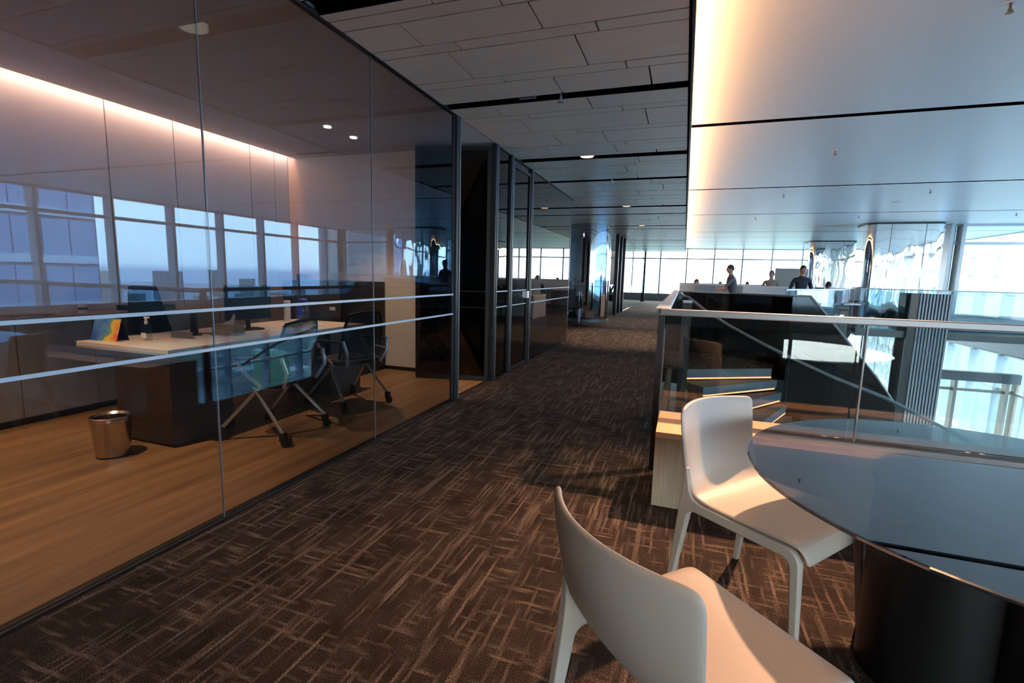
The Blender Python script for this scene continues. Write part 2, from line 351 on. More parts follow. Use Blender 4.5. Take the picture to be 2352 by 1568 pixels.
oc = MB().box(-5.3, -2.25, YB, 5.72, 2.88, 2.95).box(-5.6, -2.25, 5.72, 9.83, 2.88, 2.95).box(-5.6, -5.3, YB, 5.72, 3.05, 3.1).build('ceiling.003', 'office_ceiling')
struct(oc, 'plain pale ceiling inside the glass office, stopping short of the wall', 'ceiling')
for x, y in ((-3.77, 4.56), (-3.76, 4.99)):
    MB().lathe([(.04, 2.868), (.04, 2.88)], 20, (x, y)).build('downlight', 'lamp_white', oc)
# lamps seated in the timber ceiling's slots
for y in (2.55, 6.55, 11.12, 15.2):
    MB().lathe([(.085, 2.885), (.085, 2.92)], 20, (-1.31, y)).build('downlight', 'lamp', ce)
for x in (-3.18,): MB().lathe([(.085, 2.885), (.085, 2.92)], 20, (x, 11.12)).build('downlight', 'lamp', ce)
MB().box(-1.49, -1.34, 4.30, 4.335, 2.875, 2.89).build('air_grille', 'silver', ce)
# office walls
wo_ = MB().box(-5.6, -5.45, YB, 5.8, 0, 3.1).build('wall_left', 'black_matt'); struct(wo_, 'white panelled office wall washed by a warm cove lamp', 'wall')
js = [YB, -2.2, -.9, .4, 1.75, 2.42, 3.38, 4.06, 5.07, 5.47, 5.72]
for a, b_ in zip(js[:-1], js[1:]): MB().box(-5.45, -5.43, a + .006, b_ - .006, 0, 3.05).build('wall_panel', 'white_wall', wo_)
wf = MB().box(-5.43, -3.3, 5.72, 5.80, .05, 2.88).build('wall_back', 'white_wall'); struct(wf, 'plain pale end wall of the glass office', 'wall')
MB().box(-5.43, -3.3, 5.715, 5.80, 0, .05).build('skirting', 'black', wf)
wd_ = MB().box(-3.3, -2.3, 5.74, 5.80, 0, 2.88).build('wall_back.001', 'black_matt'); struct(wd_, 'black panel wall behind the open glass door', 'wall')
struct(MB().box(-5.6, -5.45, 5.8, 9.83, 0, 2.9).build('wall_left.001', 'cabinet_dark'), 'dark wall of the second office', 'wall')
struct(MB().box(-12.4, 2.6, YB - .1, YB, 0, 3.4).box(2.6, XW + .1, YB - .1, YB, -4.2, .3).box(2.6, XW + .1, YB - .1, YB, 3.17, 3.4).build('wall_front', 'cabinet_grey'), 'grey wall behind the viewer', 'wall')
struct(MB().box(-12.45, -12.3, 9.83, YF, 0, 3.2).build('wall_left.002', 'white_wall'), 'white wall at the far side of the open desks', 'wall')
struct(MB().box(-12.3, -5.45, 9.75, 9.83, 0, 3.2).build('wall_left.003', 'white_wall'), 'white wall turning behind the second office', 'wall')

# ------------------------------------------------------------ windows
def window_run(name, label, axis, fixed, a, b_, step, z0, z1, transom, mat='mullion', start=None, sill=True, deep=.24, blinds=None):
    """axis 'y': run along Y at x = fixed (inside is -x); axis 'x': run along X at y = fixed (inside is -y)"""
    root = thing(name, label, 'window', kind='structure')
    def bx(u0, u1, d0, d1, za, zb, nm, mt, par=root):
        q = MB().box(fixed + d0, fixed + d1, u0, u1, za, zb) if axis == 'y' else MB().box(u0, u1, fixed + d0, fixed + d1, za, zb)
        return q.build(nm, mt, par)
    us = []; u = start if start is not None else a
    while u <= b_ + 1e-3: us.append(u); u += step
    if us[0] > a + .1: us = [a] + us
    if us[-1] < b_ - .1: us.append(b_)
    for u in us: bx(u - .045, u + .045, -deep, .06, z0, z1, 'mullion', mat)
    for u0, u1 in zip(us[:-1], us[1:]):
        bx(u0 + .045, u1 - .045, -.10, .05, transom - .04, transom + .04, 'transom', mat)
        bx(u0 + .045, u1 - .045, -.01, .0, z0, transom - .04, 'pane', 'window_glass')
        bx(u0 + .045, u1 - .045, -.01, .0, transom + .04, z1, 'pane', 'window_glass')
        if blinds and blinds[0] <= u0 < blinds[1]:
            bb = bx(u0 + .06, u1 - .06, -.14, -.135, .9, z1 - .02, 'roller_blind', 'blind')
    if sill: bx(a, b_, -deep, .08, z0 - .05, z0, 'sill', mat)
    bx(a, b_, -deep * .5, .08, z1 - .05, z1, 'head', mat)
    return root
mb_, t, b = new('blind'); b.inputs['Base Color'].default_value = (.6, .6, .6, 1)
t.nodes.remove(b); o_ = t.nodes['Material Output']; tr = t.nodes.new('ShaderNodeBsdfTransparent'); tr.inputs[0].default_value = (.22, .2, .18, 1); df = t.nodes.new('ShaderNodeBsdfDiffuse'); df.inputs[0].default_value = (.6, .6, .6, 1); mxs = t.nodes.new('ShaderNodeMixShader'); mxs.inputs[0].default_value = .5
t.links.new(tr.outputs[0], mxs.inputs[1]); t.links.new(df.outputs[0], mxs.inputs[2]); t.links.new(mxs.outputs[0], o_.inputs[0])
window_run('window_1', 'long bright window wall on the right-hand side of the building', 'y', XW, YB, 18.6, 1.66, .32, 3.17, 2.60, start=-2.57 - 1.66 * 0)
window_run('window_2', 'window wall of the storey below, seen over the void', 'y', XW, YB, 40, 1.66, -3.9, -.89, -2.05, start=-2.57)
window_run('window_3', 'window bay facing the camera beside the wavy steel column', 'x', 18.6, 7.42, XW, 2.6, .5, 3.17, 2.62, start=7.70, deep=.3)
window_run('window_4', 'row of white bright windows across the far end of the floor', 'x', YF, -12.3, 7.6, 1.52, .46, 3.17, 2.57, start=-10.6, deep=.12, blinds=(-12.4, -3.8))
window_run('window_5', 'lower window bay with brown frames beneath the bridge beam', 'x', 20.0, 7.95, XW, 1.35, -4.2, -1.7, -2.05, 'mullion_brown', start=8.7, deep=.2)
window_run('added_window', 'unseen window wall added behind the viewer to bring in daylight', 'x', YB, 2.6, XW, 1.66, .32, 3.17, 2.6, start=2.8, deep=-.1)  # unseen windows added so daylight from behind reaches the ceiling boards
window_run('window_6', 'side windows behind the steel columns', 'y', 7.6, 18.75, YF, 1.6, .46, 3.17, 2.57, deep=.12)
struct(MB().box(XW - .02, XW + .25, YB, 40, -.89, 0).build('wall_right', 'spandrel'), 'dark spandrel band under the right window wall', 'wall')
struct(MB().box(XW - .15, XW + .2, YB, 18.6, 0, .27).build('wall_right.001', 'mullion'), 'low upstand under the right window wall', 'wall')
struct(MB().box(7.42, XW, 18.45, 18.7, 0, .45).build('wall_right.002', 'mullion'), 'pale grey panel under the window bay', 'wall')
struct(MB().box(-12.3, 7.6, YF - .1, YF + .1, 0, .41).build('wall_back.002', 'screen_grey'), 'grey upstand under the far windows', 'wall')
struct(MB().box(XW - .02, XW + .25, 18.6, 40, 3.17, 3.4).box(-12.3, XW + .3, YF, YF + .3, 3.17, 3.5).build('wall_right.003', 'spandrel'), 'dark band over the windows', 'wall')
struct(MB().box(5.9, XW, 19.7, 19.95, -1.72, -1.41).build('trim_1', 'spandrel'), 'dark bridge beam crossing the void below the floor', 'beam')
struct(MB().box(XE, XE + .04, 3.42, 7.6, -4.2, 0).build('wall_right.004', 'black'), 'black face of the floor edge along the corridor side', 'wall')
struct(MB().box(XE, XW, 3.38, 3.42, -.6, -.22).build('wall_right.005', 'black'), 'black face of the floor edge under the near balustrade', 'wall')

# ------------------------------------------------------------ columns
def rounded_rect(x0, x1, y0, y1, r, n=8):
    p = []
    for cx_, cy_, a0 in ((x1 - r, y0 + r, -90), (x1 - r, y1 - r, 0), (x0 + r, y1 - r, 90), (x0 + r, y0 + r, 180)):
        for i in range(n + 1):
            a = math.radians(a0 + 90 * i / n); p.append((cx_ + r * math.cos(a), cy_ + r * math.sin(a)))
    return p
def column(name, label, x0, x1, y0, y1, z0, z1, joints):
    col = MB().prism(rounded_rect(x0, x1, y0, y1, .22), z0, z1).build(name, 'wavy_steel', None, True); struct(col, label, 'column')
    for x in joints: MB().box(x - .006, x + .006, y0 - .004, y0 + .02, z0, z1).build('panel_joint', 'black', col)
    MB().prism(rounded_rect(x0 - .02, x1 + .02, y0 - .02, y1 + .02, .24), z1 - .05, z1).build('top_trim', 'black', col)
    return col
column('column', 'wide column clad in rippled mirror steel beside the window bay', 5.15, 7.05, 17.7, 19.0, -8, 3.17, (5.7, 6.55))
column('column.001', 'second rippled mirror steel column, further off behind the desks', 5.15, 6.95, 25.0, 26.3, 0, 3.17, (5.7, 6.4))
column('column.002', 'rippled mirror steel column at the open side behind the viewer', 5.2, 7.0, 8.6 - 16, 10 - 16, -4.2, 3.17, (5.8,)) if False else None
ovc = MB().lathe([(.62, .09), (.62, 2.872)], 48, (-2.76, 14.9)).build('column', 'round_steel', None, True); struct(ovc, 'round polished steel column at the end of the glass office', 'column')
MB().lathe([(.635, 0), (.635, .09)], 48, (-2.76, 14.9)).build('base_ring', 'rail_metal', ovc, True)
MB().tube([(-2.76 + .64 * math.cos(a * PI / 24), 14.9 + .64 * math.sin(a * PI / 24), 1.06) for a in range(49)], .008, 6).build('band', 'rail_metal', ovc, True)

# ------------------------------------------------------------ office glass front
gw = thing('glass_partition', 'floor to ceiling smoked glass front of the near office with two pale stripes', 'glass wall', (G, 0, 0), kind='structure')
seams = [-7.7, -6.34, -4.98, -3.62, -2.26, -.90, .46, 1.82, 3.18, 4.54]
for a, b_ in zip(seams[:-1], seams[1:]):
    MB().box(-.005, .005, a + .002, b_ - .002, .012, 2.868).build('pane', 'office_glass', gw)
    MB().box(-.0045, .0045, b_ - .003, b_ + .003, .012, 2.868).build('seam', 'frame_light', gw)
for z in (.92, 1.12):
    for a, b_ in zip(seams[:-1], seams[1:]): MB().box(.005, .009, a, b_, z - .008, z + .008).build('stripe', 'strip', gw)
MB().box(-.02, .02, YB, 4.54, 0, .012).build('floor_channel', 'black', gw)
MB().box(-.025, .025, YB, 4.54, 2.868, 2.89).build('head_channel', 'bronze', gw)
def post(y, label, x=G, w_=.032, d=.075, h=2.88):
    p = thing('door_post', label, 'post', (x, y, 0), kind='structure')
    MB().box(-w_, w_, 0, d, 0, h).build('shaft', 'bronze', p, bevel=.004)
    MB().box(w_ - .004, w_ + .006, d - .012, d + .003, .01, h - .01).build('edge_strip', 'frame_light', p)
    return p
post(4.55, 'dark bronze post ending the near office glass, beside the door opening')
post(5.62, 'dark bronze post on which the open glass door hangs')
post(6.17, 'slim dark post between the two office doors')
post(7.06, 'dark post at the lock side of the closed glass door')
def leaf(name, label, hinge, to, h, kind_stripes=True, par=None):
    hx, hy = hinge; tx, ty = to; L = math.hypot(tx - hx, ty - hy); a = math.atan2(ty - hy, tx - hx)
    d = thing(name, label, 'door', (hx, hy, 0), a, kind='structure'); f = .045
    fr = MB().box(0, f, -.02, .02, .01, h).box(L - f, L, -.02, .02, .01, h).box(f, L - f, -.02, .02, .01, .01 + f).box(f, L - f, -.02, .02, h - f, h).build('door_frame', 'bronze', d)
    MB().box(f, L - f, -.004, .004, .01 + f, h - f).build('pane', 'dark_glass', d)
    for z in (.92, 1.12): MB().box(f, L - f, -.007, -.004, z - .006, z + .006).build('stripe', 'strip', d)
    return d
d1 = leaf('door_1', 'smoked glass door with slim dark frame standing open into the office', (G - .03, 5.62), (-3.17, 5.39), 2.84)
d2 = leaf('door_2', 'closed smoked glass door further along the corridor', (G, 6.29), (G, 7.05), 2.80)
MB().box(.66, .75, -.04, .04, 1.0, 1.1).build('lock', 'silver', d2)
g2 = thing('glass_partition', 'narrow smoked glass panel beside the open door', 'glass wall', (G, 0, 0), kind='structure')
MB().box(-.005, .005, 5.74, 6.17, .01, 2.87).build('pane', 'dark_glass', g2)
for z in (.92, 1.12): MB().box(.005, .009, 5.74, 6.17, z - .007, z + .007).build('stripe', 'strip', g2)
g3 = thing('glass_partition', 'long smoked glass pane past the closed door with a bright free edge', 'glass wall', (G, 0, 0), kind='structure')
MB().box(-.005, .005, 7.18, 9.83, .01, 2.87).build('pane', 'dark_glass', g3)
for z in (.92, 1.12): MB().box(.005, .010, 7.18, 9.9, z - .007, z + .007).build('stripe', 'strip', g3)
MB().box(-.012, .012, 9.82, 9.84, .01, 2.87).build('edge_strip', 'frame_light', g3)
MB().box(-.02, .02, 5.72, 9.83, 2.865, 2.89).build('head_channel', 'bronze', g3)
for y, l in ((17.9, 'tall black door post far down the corridor, nearest of the cluster'), (18.9, 'black door post in the middle of the distant cluster'), (19.9, 'thin black door post at the back of the distant cluster'), (29.6, 'single thin dark post near the far windows')):
    post(y, l, x=-2.35 if y < 25 else -2.25, w_=.06 if y < 25 else .05, d=.14)
g4 = thing('glass_partition', 'clear glass screen between the distant posts and the far windows', 'glass wall', (-2.3, 0, 0), kind='structure')
for a, b_ in ((20.1, 23.2), (23.2, 26.4), (26.4, 29.6)): MB().box(-.005, .005, a, b_ - .01, .01, 2.85).build('pane', 'far_glass', g4)

# ------------------------------------------------------------ balustrades
def balustrade(name, label, pts, zr, z0, gl, joint=1.2, rail=True, rail_w=.03, rail_mat='rail_metal', cap_h=.02):
    r = thing(name, label, 'railing', kind='structure')
    for (ax, ay), (bx_, by) in zip(pts[:-1], pts[1:]):
        L = math.hypot(bx_ - ax, by - ay); a = math.atan2(by - ay, bx_ - ax); n = max(1, round(L / joint)); s = L / n
        for i in range(n):
            o = MB().box(.004, s - .004, -.006, .006, z0, zr - cap_h).build('pane', gl, r); o.location = (ax + math.cos(a) * s * i, ay + math.sin(a) * s * i, 0); o.rotation_euler = (0, 0, a)
        if rail:
            o = MB().box(-.01, L + .01, -rail_w, rail_w, zr - cap_h, zr + .012).build('handrail', rail_mat, r, bevel=.006); o.location = (ax, ay, 0); o.rotation_euler = (0, 0, a)
    return r
nb = balustrade('balustrade', 'near clear glass balustrade with a metal handrail behind the bench', [(XE, 3.44), (XW - .2, 3.44)], 1.12, -.2, 'rail_glass', 1.18, cap_h=.03, rail_w=.035)
MB().box(XE - .02, XE + .02, 3.415, 3.465, -.1, 1.09).build('end_post', 'bronze', nb)
MB().box(XE + .025, XE + .03, 3.41, 3.414, 0, 1.0).build('edge_strip', 'frame_light', nb)
for i in range(1, 9): MB().box(XE + 1.18 * i - .004, XE + 1.18 * i + .004, 3.43, 3.45, -.2, 1.09).build('joint', 'frame_light', nb)
lb = balustrade('balustrade', 'smoked glass balustrade with broad pale cap along the corridor edge', [(XE, 3.47), (XE, 9.6)], 1.12, -.05, 'rail_glass', 1.5, rail=False)
MB().box(XE - .045, XE + .045, 3.47, 9.6, 1.10, 1.135).build('cap', 'strip', lb, bevel=.004)
# black wall round the back of the stair
sw = thing('stair_wall', 'glossy black wall round the back of the stairwell with a slim metal cap', 'stair wall', kind='structure')
bp_ = [(XE, 9.6), (.78, 9.52), (1.38, 8.95), (1.62, 8.35)]
for (ax, ay), (bx_, by) in zip(bp_[:-1], bp_[1:]):
    L = math.hypot(bx_ - ax, by - ay); a = math.atan2(by - ay, bx_ - ax)
    o = MB().box(0, L, -.03, .03, -4.2, 1.10).build('panel', 'black_gloss', sw); o.location = (ax, ay, 0); o.rotation_euler = (0, 0, a)
    o = MB().box(-.02, L + .02, -.035, .035, 1.10, 1.13).build('cap', 'rail_metal', sw); o.location = (ax, ay, 0); o.rotation_euler = (0, 0, a)
# sloping black side of the flight, its top edge falling to the right
prof = [(1.55, 1.12), (1.78, 1.12), (1.98, .88), (2.72, -.02), (3.0, -.42), (3.05, -4.2), (1.55, -4.2)]
n = len(prof)
MB().add([(x, 8.34, z) for x, z in prof] + [(x, 8.40, z) for x, z in prof], [tuple(range(n)), tuple(range(n, 2 * n))[::-1]] + [(i, n + i, n + (i + 1) % n, (i + 1) % n) for i in range(n)]).build('stringer', 'black_gloss', sw)
MB().tube([(1.6, 8.33, 1.13), (1.78, 8.33, 1.13), (1.98, 8.33, .90), (2.72, 8.33, 0), (3.0, 8.33, -.40)], .018, 8).build('handrail', 'rail_metal', sw, True)
# stair: wedge treads with glowing strips
st = thing('stair', 'curved stair with grey stone treads and glowing orange strips', 'stairs', kind='structure')
PV = (1.75, 8.6)
def pol(r_, a): return (PV[0] + r_ * math.cos(math.radians(a)), PV[1] + r_ * math.sin(math.radians(a)))
for k in range(1, 9):
    a0 = 210 + 12 * (k - 1); a1 = a0 + 13.5; z = -.172 * k
    pts = [pol(.42, a0 - 4), pol(1.93, a0 - 4), pol(1.93, a0 + 4.5), pol(1.93, a1), pol(.42, a1)]
    MB().prism(pts[::-1] if False else pts, z - .115, z).build('tread', 'stone', st)
    q0 = pol(.46, a1 - .6); q1 = pol(1.9, a1 - .6)
    MB().tube([(*q0, z - .128), (*q1, z - .128)], .012, 6).build('light_strip', 'led', st)
    q = [pol(.42, a1 - 2), pol(1.93, a1 - 2), pol(1.93, a1 - 3), pol(.42, a1 - 3)]
    MB().prism(q, z - .172, z - .115).build('riser', 'black_matt', st)
# landing edge
q0 = (.07, 7.6); q1 = (1.36, 8.33)
MB().tube([(q0[0], q0[1] , -.135), (q1[0], q1[1], -.135)], .012, 6).build('light_strip', 'led', st)
MB().hexa([(.06, 7.59, -.12), (1.36, 8.32, -.12), (1.34, 8.36, -.12), (.05, 7.62, -.12)], [(.06, 7.59, 0.001), (1.36, 8.32, 0.001), (1.34, 8.36, 0.001), (.05, 7.62, 0.001)]).build('nosing', 'stone', st)
rl = [(-.06, 9.55, 1.09), (.0, 7.75, 1.09)] + [(*pol(1.95, 210 + 12 * k), 1.08 - .172 * k) for k in range(0, 6)] + [(2.3, 6.72, .02), (3.4, 6.9, -.52)]
hr = MB().tube(rl, .02, 8).build('stair_handrail', 'rail_metal', None, True); struct(hr, 'slim metal handrail sloping down across the stairwell', 'handrail')
nw = thing('newel_post', 'square dark post with a pale cap at the head of the stair', 'post', (.06, 7.50, 0), kind='structure')
MB().box(-.065, .065, -.06, .06, -1.3, 1.0).build('shaft', 'bronze', nw); MB().box(-.065, .065, -.06, .06, 1.0, 1.035).build('cap', 'strip', nw)
balustrade('balustrade', 'far glass balustrade slanting past the standing people', [(1.72, 9.9), (3.45, 13.2), (4.85, 17.4)], 1.2, 0, 'far_glass', 1.6, rail_w=.012)
balustrade('balustrade', 'tinted glass balustrade in front of the wide steel column', [(5.0, 17.45), (XW - .3, 17.45)], 1.2, -.2, 'far_glass', 1.7, rail_w=.015)
struct(MB().box(5.0, XW, 17.4, 18.45, -.22, -.02).build('floor.003', 'spandrel'), 'narrow dark ledge in front of the steel column', 'floor')
# ribbed screen
rb = thing('ribbed_screen', 'tall grey ribbed screen dropping through the void', 'screen', (6.45, 17.3, 0), kind='structure')
MB().box(-.2, 0.0, -.02, .06, -4.2, 1.1).build('side_panel', 'black', rb)
MB().box(0, .78, 0, .04, -4.2, 1.1).build('backing', 'spandrel', rb)
for i in range(10): MB().box(.01 + .078 * i, .05 + .078 * i, -.06, 0, -4.2, 1.1).build('rib', 'screen_grey', rb)

# ------------------------------------------------------------ foreground: bench, table, two chairs
bn = thing('bench', 'long pale oak bench box in front of the glass balustrade', 'bench', (-.10, 2.87, 0))
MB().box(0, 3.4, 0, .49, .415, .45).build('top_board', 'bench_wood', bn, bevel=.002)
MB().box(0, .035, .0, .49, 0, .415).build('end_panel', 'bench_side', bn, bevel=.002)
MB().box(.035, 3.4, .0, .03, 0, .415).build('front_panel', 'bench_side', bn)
TC = (.99, 1.81); TR = .74
tb = thing('cafe_table', 'round smoked glass table on a black drum base', 'table', (*TC, 0))
MB().lathe([(TR - .004, .718), (TR, .721), (TR, .727), (TR - .004, .730)], 96).build('tabletop', 'table_glass', tb)
MB().lathe([(.20, 0.0), (.20, .70)], 40, (-.12, .10)).build('drum', 'black', tb, True)
MB().lathe([(.20, 0.0), (.20, .70)], 40, (.16, -.02)).build('drum', 'black', tb, True)
MB().lathe([(.15, 0.0), (.15, .70)], 40, (.09, .26)).build('drum', 'black', tb, True)
MB().lathe([(.36, .70), (.36, .717)], 48).build('support_plate', 'black', tb, True)
def shell_chair(name, label, loc, rz):
    """one-piece chair; local +Y is the way the sitter faces; seat .44 wide, .45 deep"""
    r = thing(name, label, 'chair', loc, rz, 'pale shell chairs at the glass table')
    prof = [(.250, .392, .226), (.247, .420, .233), (.233, .441, .238), (.21, .448, .240), (.12, .447, .240), (.0, .441, .239), (-.10, .439, .238), (-.17, .446, .236), (-.203, .465, .236), (-.223, .50, .237), (-.240, .56, .240), (-.252, .64, .246), (-.262, .72, .250), (-.268, .775, .252), (-.271, .798, .247), (-.272, .812, .228)]
    NU = 12; T = .014; mbx = MB(); top = []; bot = []
    for i, (y, z, hw) in enumerate(prof):
        p0 = prof[max(i - 1, 0)]; p1 = prof[min(i + 1, len(prof) - 1)]; ty, tz = p1[0] - p0[0], p1[1] - p0[1]; L = math.hypot(ty, tz); ny, nz2 = tz / L * -1, ty / L
        for j in range(NU + 1):
            u = -1 + 2 * j / NU
            dish = .078 * (u * u - 1) * min(1, max(0, (i - 7) / 5)) if i >= 8 else 0.0          # the back curves round the sitter
            dip = -.006 * (1 - u * u) if 3 <= i <= 7 else 0
            top.append(Vector((u * hw, y + dish, z + dip)))
    W_ = NU + 1; n0 = len(prof)
    fs = [(i * W_ + j, i * W_ + j + 1, (i + 1) * W_ + j + 1, (i + 1) * W_ + j) for i in range(n0 - 1) for j in range(NU)]
    mbx.add(top, fs); o = mbx.build('shell', 'seat_white', r, True)
    so = o.modifiers.new('thick', 'SOLIDIFY'); so.thickness = .016; so.offset = -1
    sb = o.modifiers.new('smooth', 'SUBSURF'); sb.levels = 1; sb.render_levels = 2
    # legs: each carries half of the side rail and bends down in a fillet
    def fil(cx_, cz_, rr, a0, a1, n=6): return [(cx_ + rr * math.cos(math.radians(a0 + (a1 - a0) * i / n)), cz_ + rr * math.sin(math.radians(a0 + (a1 - a0) * i / n))) for i in range(n + 1)]
    fr = [(-.03, .440)] + fil(.185, .385, .056, 90, 4) + [(.268, .0), (.246, .0)] + fil(.175, .368, .034, 2, 90) + [(-.03, .402)]
    re = [(.0, .440), (-.15, .441), (-.188, .452), (-.207, .485), (-.220, .54), (-.226, .57), (-.236, .57), (-.240, .54), (-.242, .48), (-.246, .43), (-.285, 0), (-.262, 0)] + fil(-.172, .366, .036, 182, 90) + [(.0, .402)]
    for sx_ in (-1, 1):
        for pl in (fr, re):
            def X_(z, o_): c_ = .226 + .018 * (1 - min(z, .44) / .44) + max(0, z - .5) * .02; h = (.011 + .006 * z / .44) if z < .45 else max(.005, .017 - .06 * (z - .45)); return sx_ * (c_ + o_ * h)
            n = len(pl); vs = [(X_(z, -1), y, z) for y, z in pl] + [(X_(z, 1), y, z) for y, z in pl]
            MB().add(vs, [tuple(range(n)), tuple(range(n, 2 * n))[::-1]] + [(i, n + i, n + (i + 1) % n, (i + 1) % n) for i in range(n)]).build('leg', 'seat_white', r, True, bevel=.005, seg=3)
    return r
shell_chair('shell_chair', 'pale moulded chair with its back turned to the viewer', (.085, 1.18, 0), -PI / 4)
shell_chair('shell_chair', 'pale moulded chair facing sideways between the table and the oak bench', (.385, 2.08, 0), math.atan2(-.62, .78) - PI / 2)

# ------------------------------------------------------------ the office furniture
dk = thing('desk', 'long desk with pale top and dark pedestal behind the office glass', 'desk', (-3.93, 3.56, 0))
MB().box(-.50, .50, -1.14, 1.12, .70, .74).build('desk_top', 'desk_top', dk, bevel=.003)
MB().box(-.50, .502, -1.142, 1.122, .695, .712).build('edge_band', 'desk_edge', dk)
MB().box(-.13, .46, -1.11, -.60, .02, .695).build('pedestal', 'dark_oak', dk)
MB().box(-.10, .44, -1.09, -.62, 0, .02).build('plinth', 'black', dk)
MB().box(.36, .40, -.60, 1.05, .25, .695).build('modesty_panel', 'dark_oak', dk)
MB().box(-.13, .46, .60, 1.09, .0, .695).build('pedestal', 'cabinet_dark', dk)
for z in (.25, .47): MB().box(.461, .466, .62, 1.07, z - .004, z + .004).build('drawer_gap', 'black', dk)
MB().box(.462, .475, .78, .92, .60, .615).build('handle', 'silver', dk)
cd = thing('credenza', 'low grey cupboards along the office wall', 'cabinet', (-5.24, 0, 0))
ys = [-3.9, -2.2, -.9, .4, 1.15, 1.75, 2.35, 2.9, 3.55, 4.2, 4.75]
MB().box(-.18, .19, -3.9, 4.75, .86, .885).build('top', 'cabinet_grey', cd)
MB().box(-.18, .17, -3.9, 4.75, .06, .86).build('body', 'cabinet_dark', cd)
MB().box(-.18, .15, -3.9, 4.75, 0, .06).build('plinth', 'black', cd)
for a, b_ in zip(ys[:-1], ys[1:]): MB().box(.17, .19, a + .004, b_ - .004, .065, .855).build('door', 'cabinet_grey', cd)
fc = thing('filing_cabinet', 'tall cabinet with dark drawers and black side against the office end wall', 'cabinet', (-4.28, 5.25, 0))
MB().box(-.44, .44, -.43, .46, 0, 1.2).build('body', 'black', fc)
for a, b_ in ((.03, .36), (.37, .70), (.71, .96), (.97, 1.19)):
    d = MB().box(-.43, .43, -.45, -.43, a, b_).build('drawer', 'cabinet_dark', fc); MB().box(-.06, .06, -.462, -.45, b_ - .05, b_ - .035).build('handle', 'silver', d)
MB().box(.28, .36, -.452, -.449, .86, .90).build('label_card', 'paper', fc)
tag(MB().box(-.09, .09, -.03, .03, 0, .08).box(-.08, .08, -.035, -.03, .02, .07).build('name_plate', 'frame_light', None, loc=(-4.55, 5.0, 1.2)), 'small name plate standing on the filing cabinet', 'sign')
def task_chair(name, label, loc, rz):
    """local +Y = facing; four splayed tube legs on castors"""
    r = thing(name, label, 'chair', loc, rz, 'black mesh visitor chairs by the desk')
    MB().prism(rounded_rect(-.24, .24, -.22, .24, .08), .43, .48).build('seat', 'chair_fabric', r, True, bevel=.015)
    bk = MB(); vs = []; NU, NV = 10, 8
    for i in range(NV + 1):
        v = i / NV; z = .50 + .42 * v; y = -.25 - .09 * v
        for j in range(NU + 1):
            u = -1 + 2 * j / NU; hw = .235 - .05 * v ** 3; vs.append((u * hw, y + .075 * u * u, z + (.03 * (1 - u * u) if i == NV else 0)))
    bk.add(vs, [(i * (NU + 1) + j, i * (NU + 1) + j + 1, (i + 1) * (NU + 1) + j + 1, (i + 1) * (NU + 1) + j) for i in range(NV) for j in range(NU)])
    bk.build('backrest', 'mesh_back', r, True)
    ring = [vs[i * (NU + 1)] for i in range(NV + 1)] + [vs[NV * (NU + 1) + j] for j in range(1, NU)] + [vs[i * (NU + 1) + NU] for i in range(NV, -1, -1)] + [vs[j] for j in range(NU - 1, -1, -1)]
    MB().tube(ring, .013, 8).build('back_frame', 'rubber', r, True)
    for s in (-1, 1):
        MB().tube([(s * .20, -.24, .44), (s * .24, -.30, .56), (s * .26, -.27, .68)], .016, 8).build('back_support', 'silver', r, True)
        MB().tube([(s * .26, -.27, .67), (s * .275, .0, .665), (s * .27, .14, .65)], .014, 8).build('armrest', 'rubber', r, True)
        MB().tube([(s * .27, .13, .65), (s * .265, .02, .52), (s * .24, -.08, .44)], .015, 8).build('arm_support', 'silver', r, True)
        for yy in (-1, 1):
            MB().tube([(s * .20, -yy * .03, .43), (s * .27, yy * .27, .10)], .015, 10).build('leg', 'silver', r, True)
            k = MB().tube([(s * .27 - .018, yy * .29, .032), (s * .27 + .018, yy * .29, .032)], .032, 14).box(s * .27 - .02, s * .27 + .02, yy * .27 - .02, yy * .27 + .02, .045, .11).build('castor', 'rubber', r)
    MB().tube([(-.22, 0, .42), (.22, 0, .42)], .02, 8).build('cross_bar', 'silver', r, True)
    return r
task_chair('visitor_chair', 'black mesh visitor chair nearer the office glass, drawn up to the desk', (-3.08, 3.02, 0), PI / 2 + .12)
task_chair('visitor_chair', 'black mesh visitor chair beside the filing cabinet', (-3.14, 4.02, 0), PI / 2 - .25)
tc_ = thing('desk_chair', 'black high-backed office chair behind the desk', 'chair', (-4.72, 3.35, 0), -PI / 2)
MB().prism(rounded_rect(-.25, .25, -.24, .25, .09), .44, .52).build('seat', 'chair_fabric', tc_, True, bevel=.02)
MB().hexa([(-.23, -.26, .55), (.23, -.26, .55), (.23, -.20, .55), (-.23, -.20, .55)], [(-.13, -.34, 1.14), (.13, -.34, 1.14), (.13, -.29, 1.14), (-.13, -.29, 1.14)]).build('backrest', 'chair_fabric', tc_, bevel=.025, seg=3)
MB().tube([(0, 0, .08), (0, 0, .44)], .03, 12).build('column', 'rubber', tc_, True)
for k in range(5):
    a = 2 * PI * k / 5; MB().tube([(0, 0, .1), (.29 * math.cos(a), .29 * math.sin(a), .07)], [.025, .015], 8).build('leg', 'rubber', tc_, True)
    MB().tube([(.29 * math.cos(a) - .02, .29 * math.sin(a), .032), (.29 * math.cos(a) + .02, .29 * math.sin(a), .032)], .032, 12).build('castor', 'rubber', tc_)
for s in (-1, 1): MB().tube([(s * .27, -.2, .55), (s * .29, -.15, .68), (s * .29, .12, .69)], .018, 8).build('armrest', 'rubber', tc_, True)
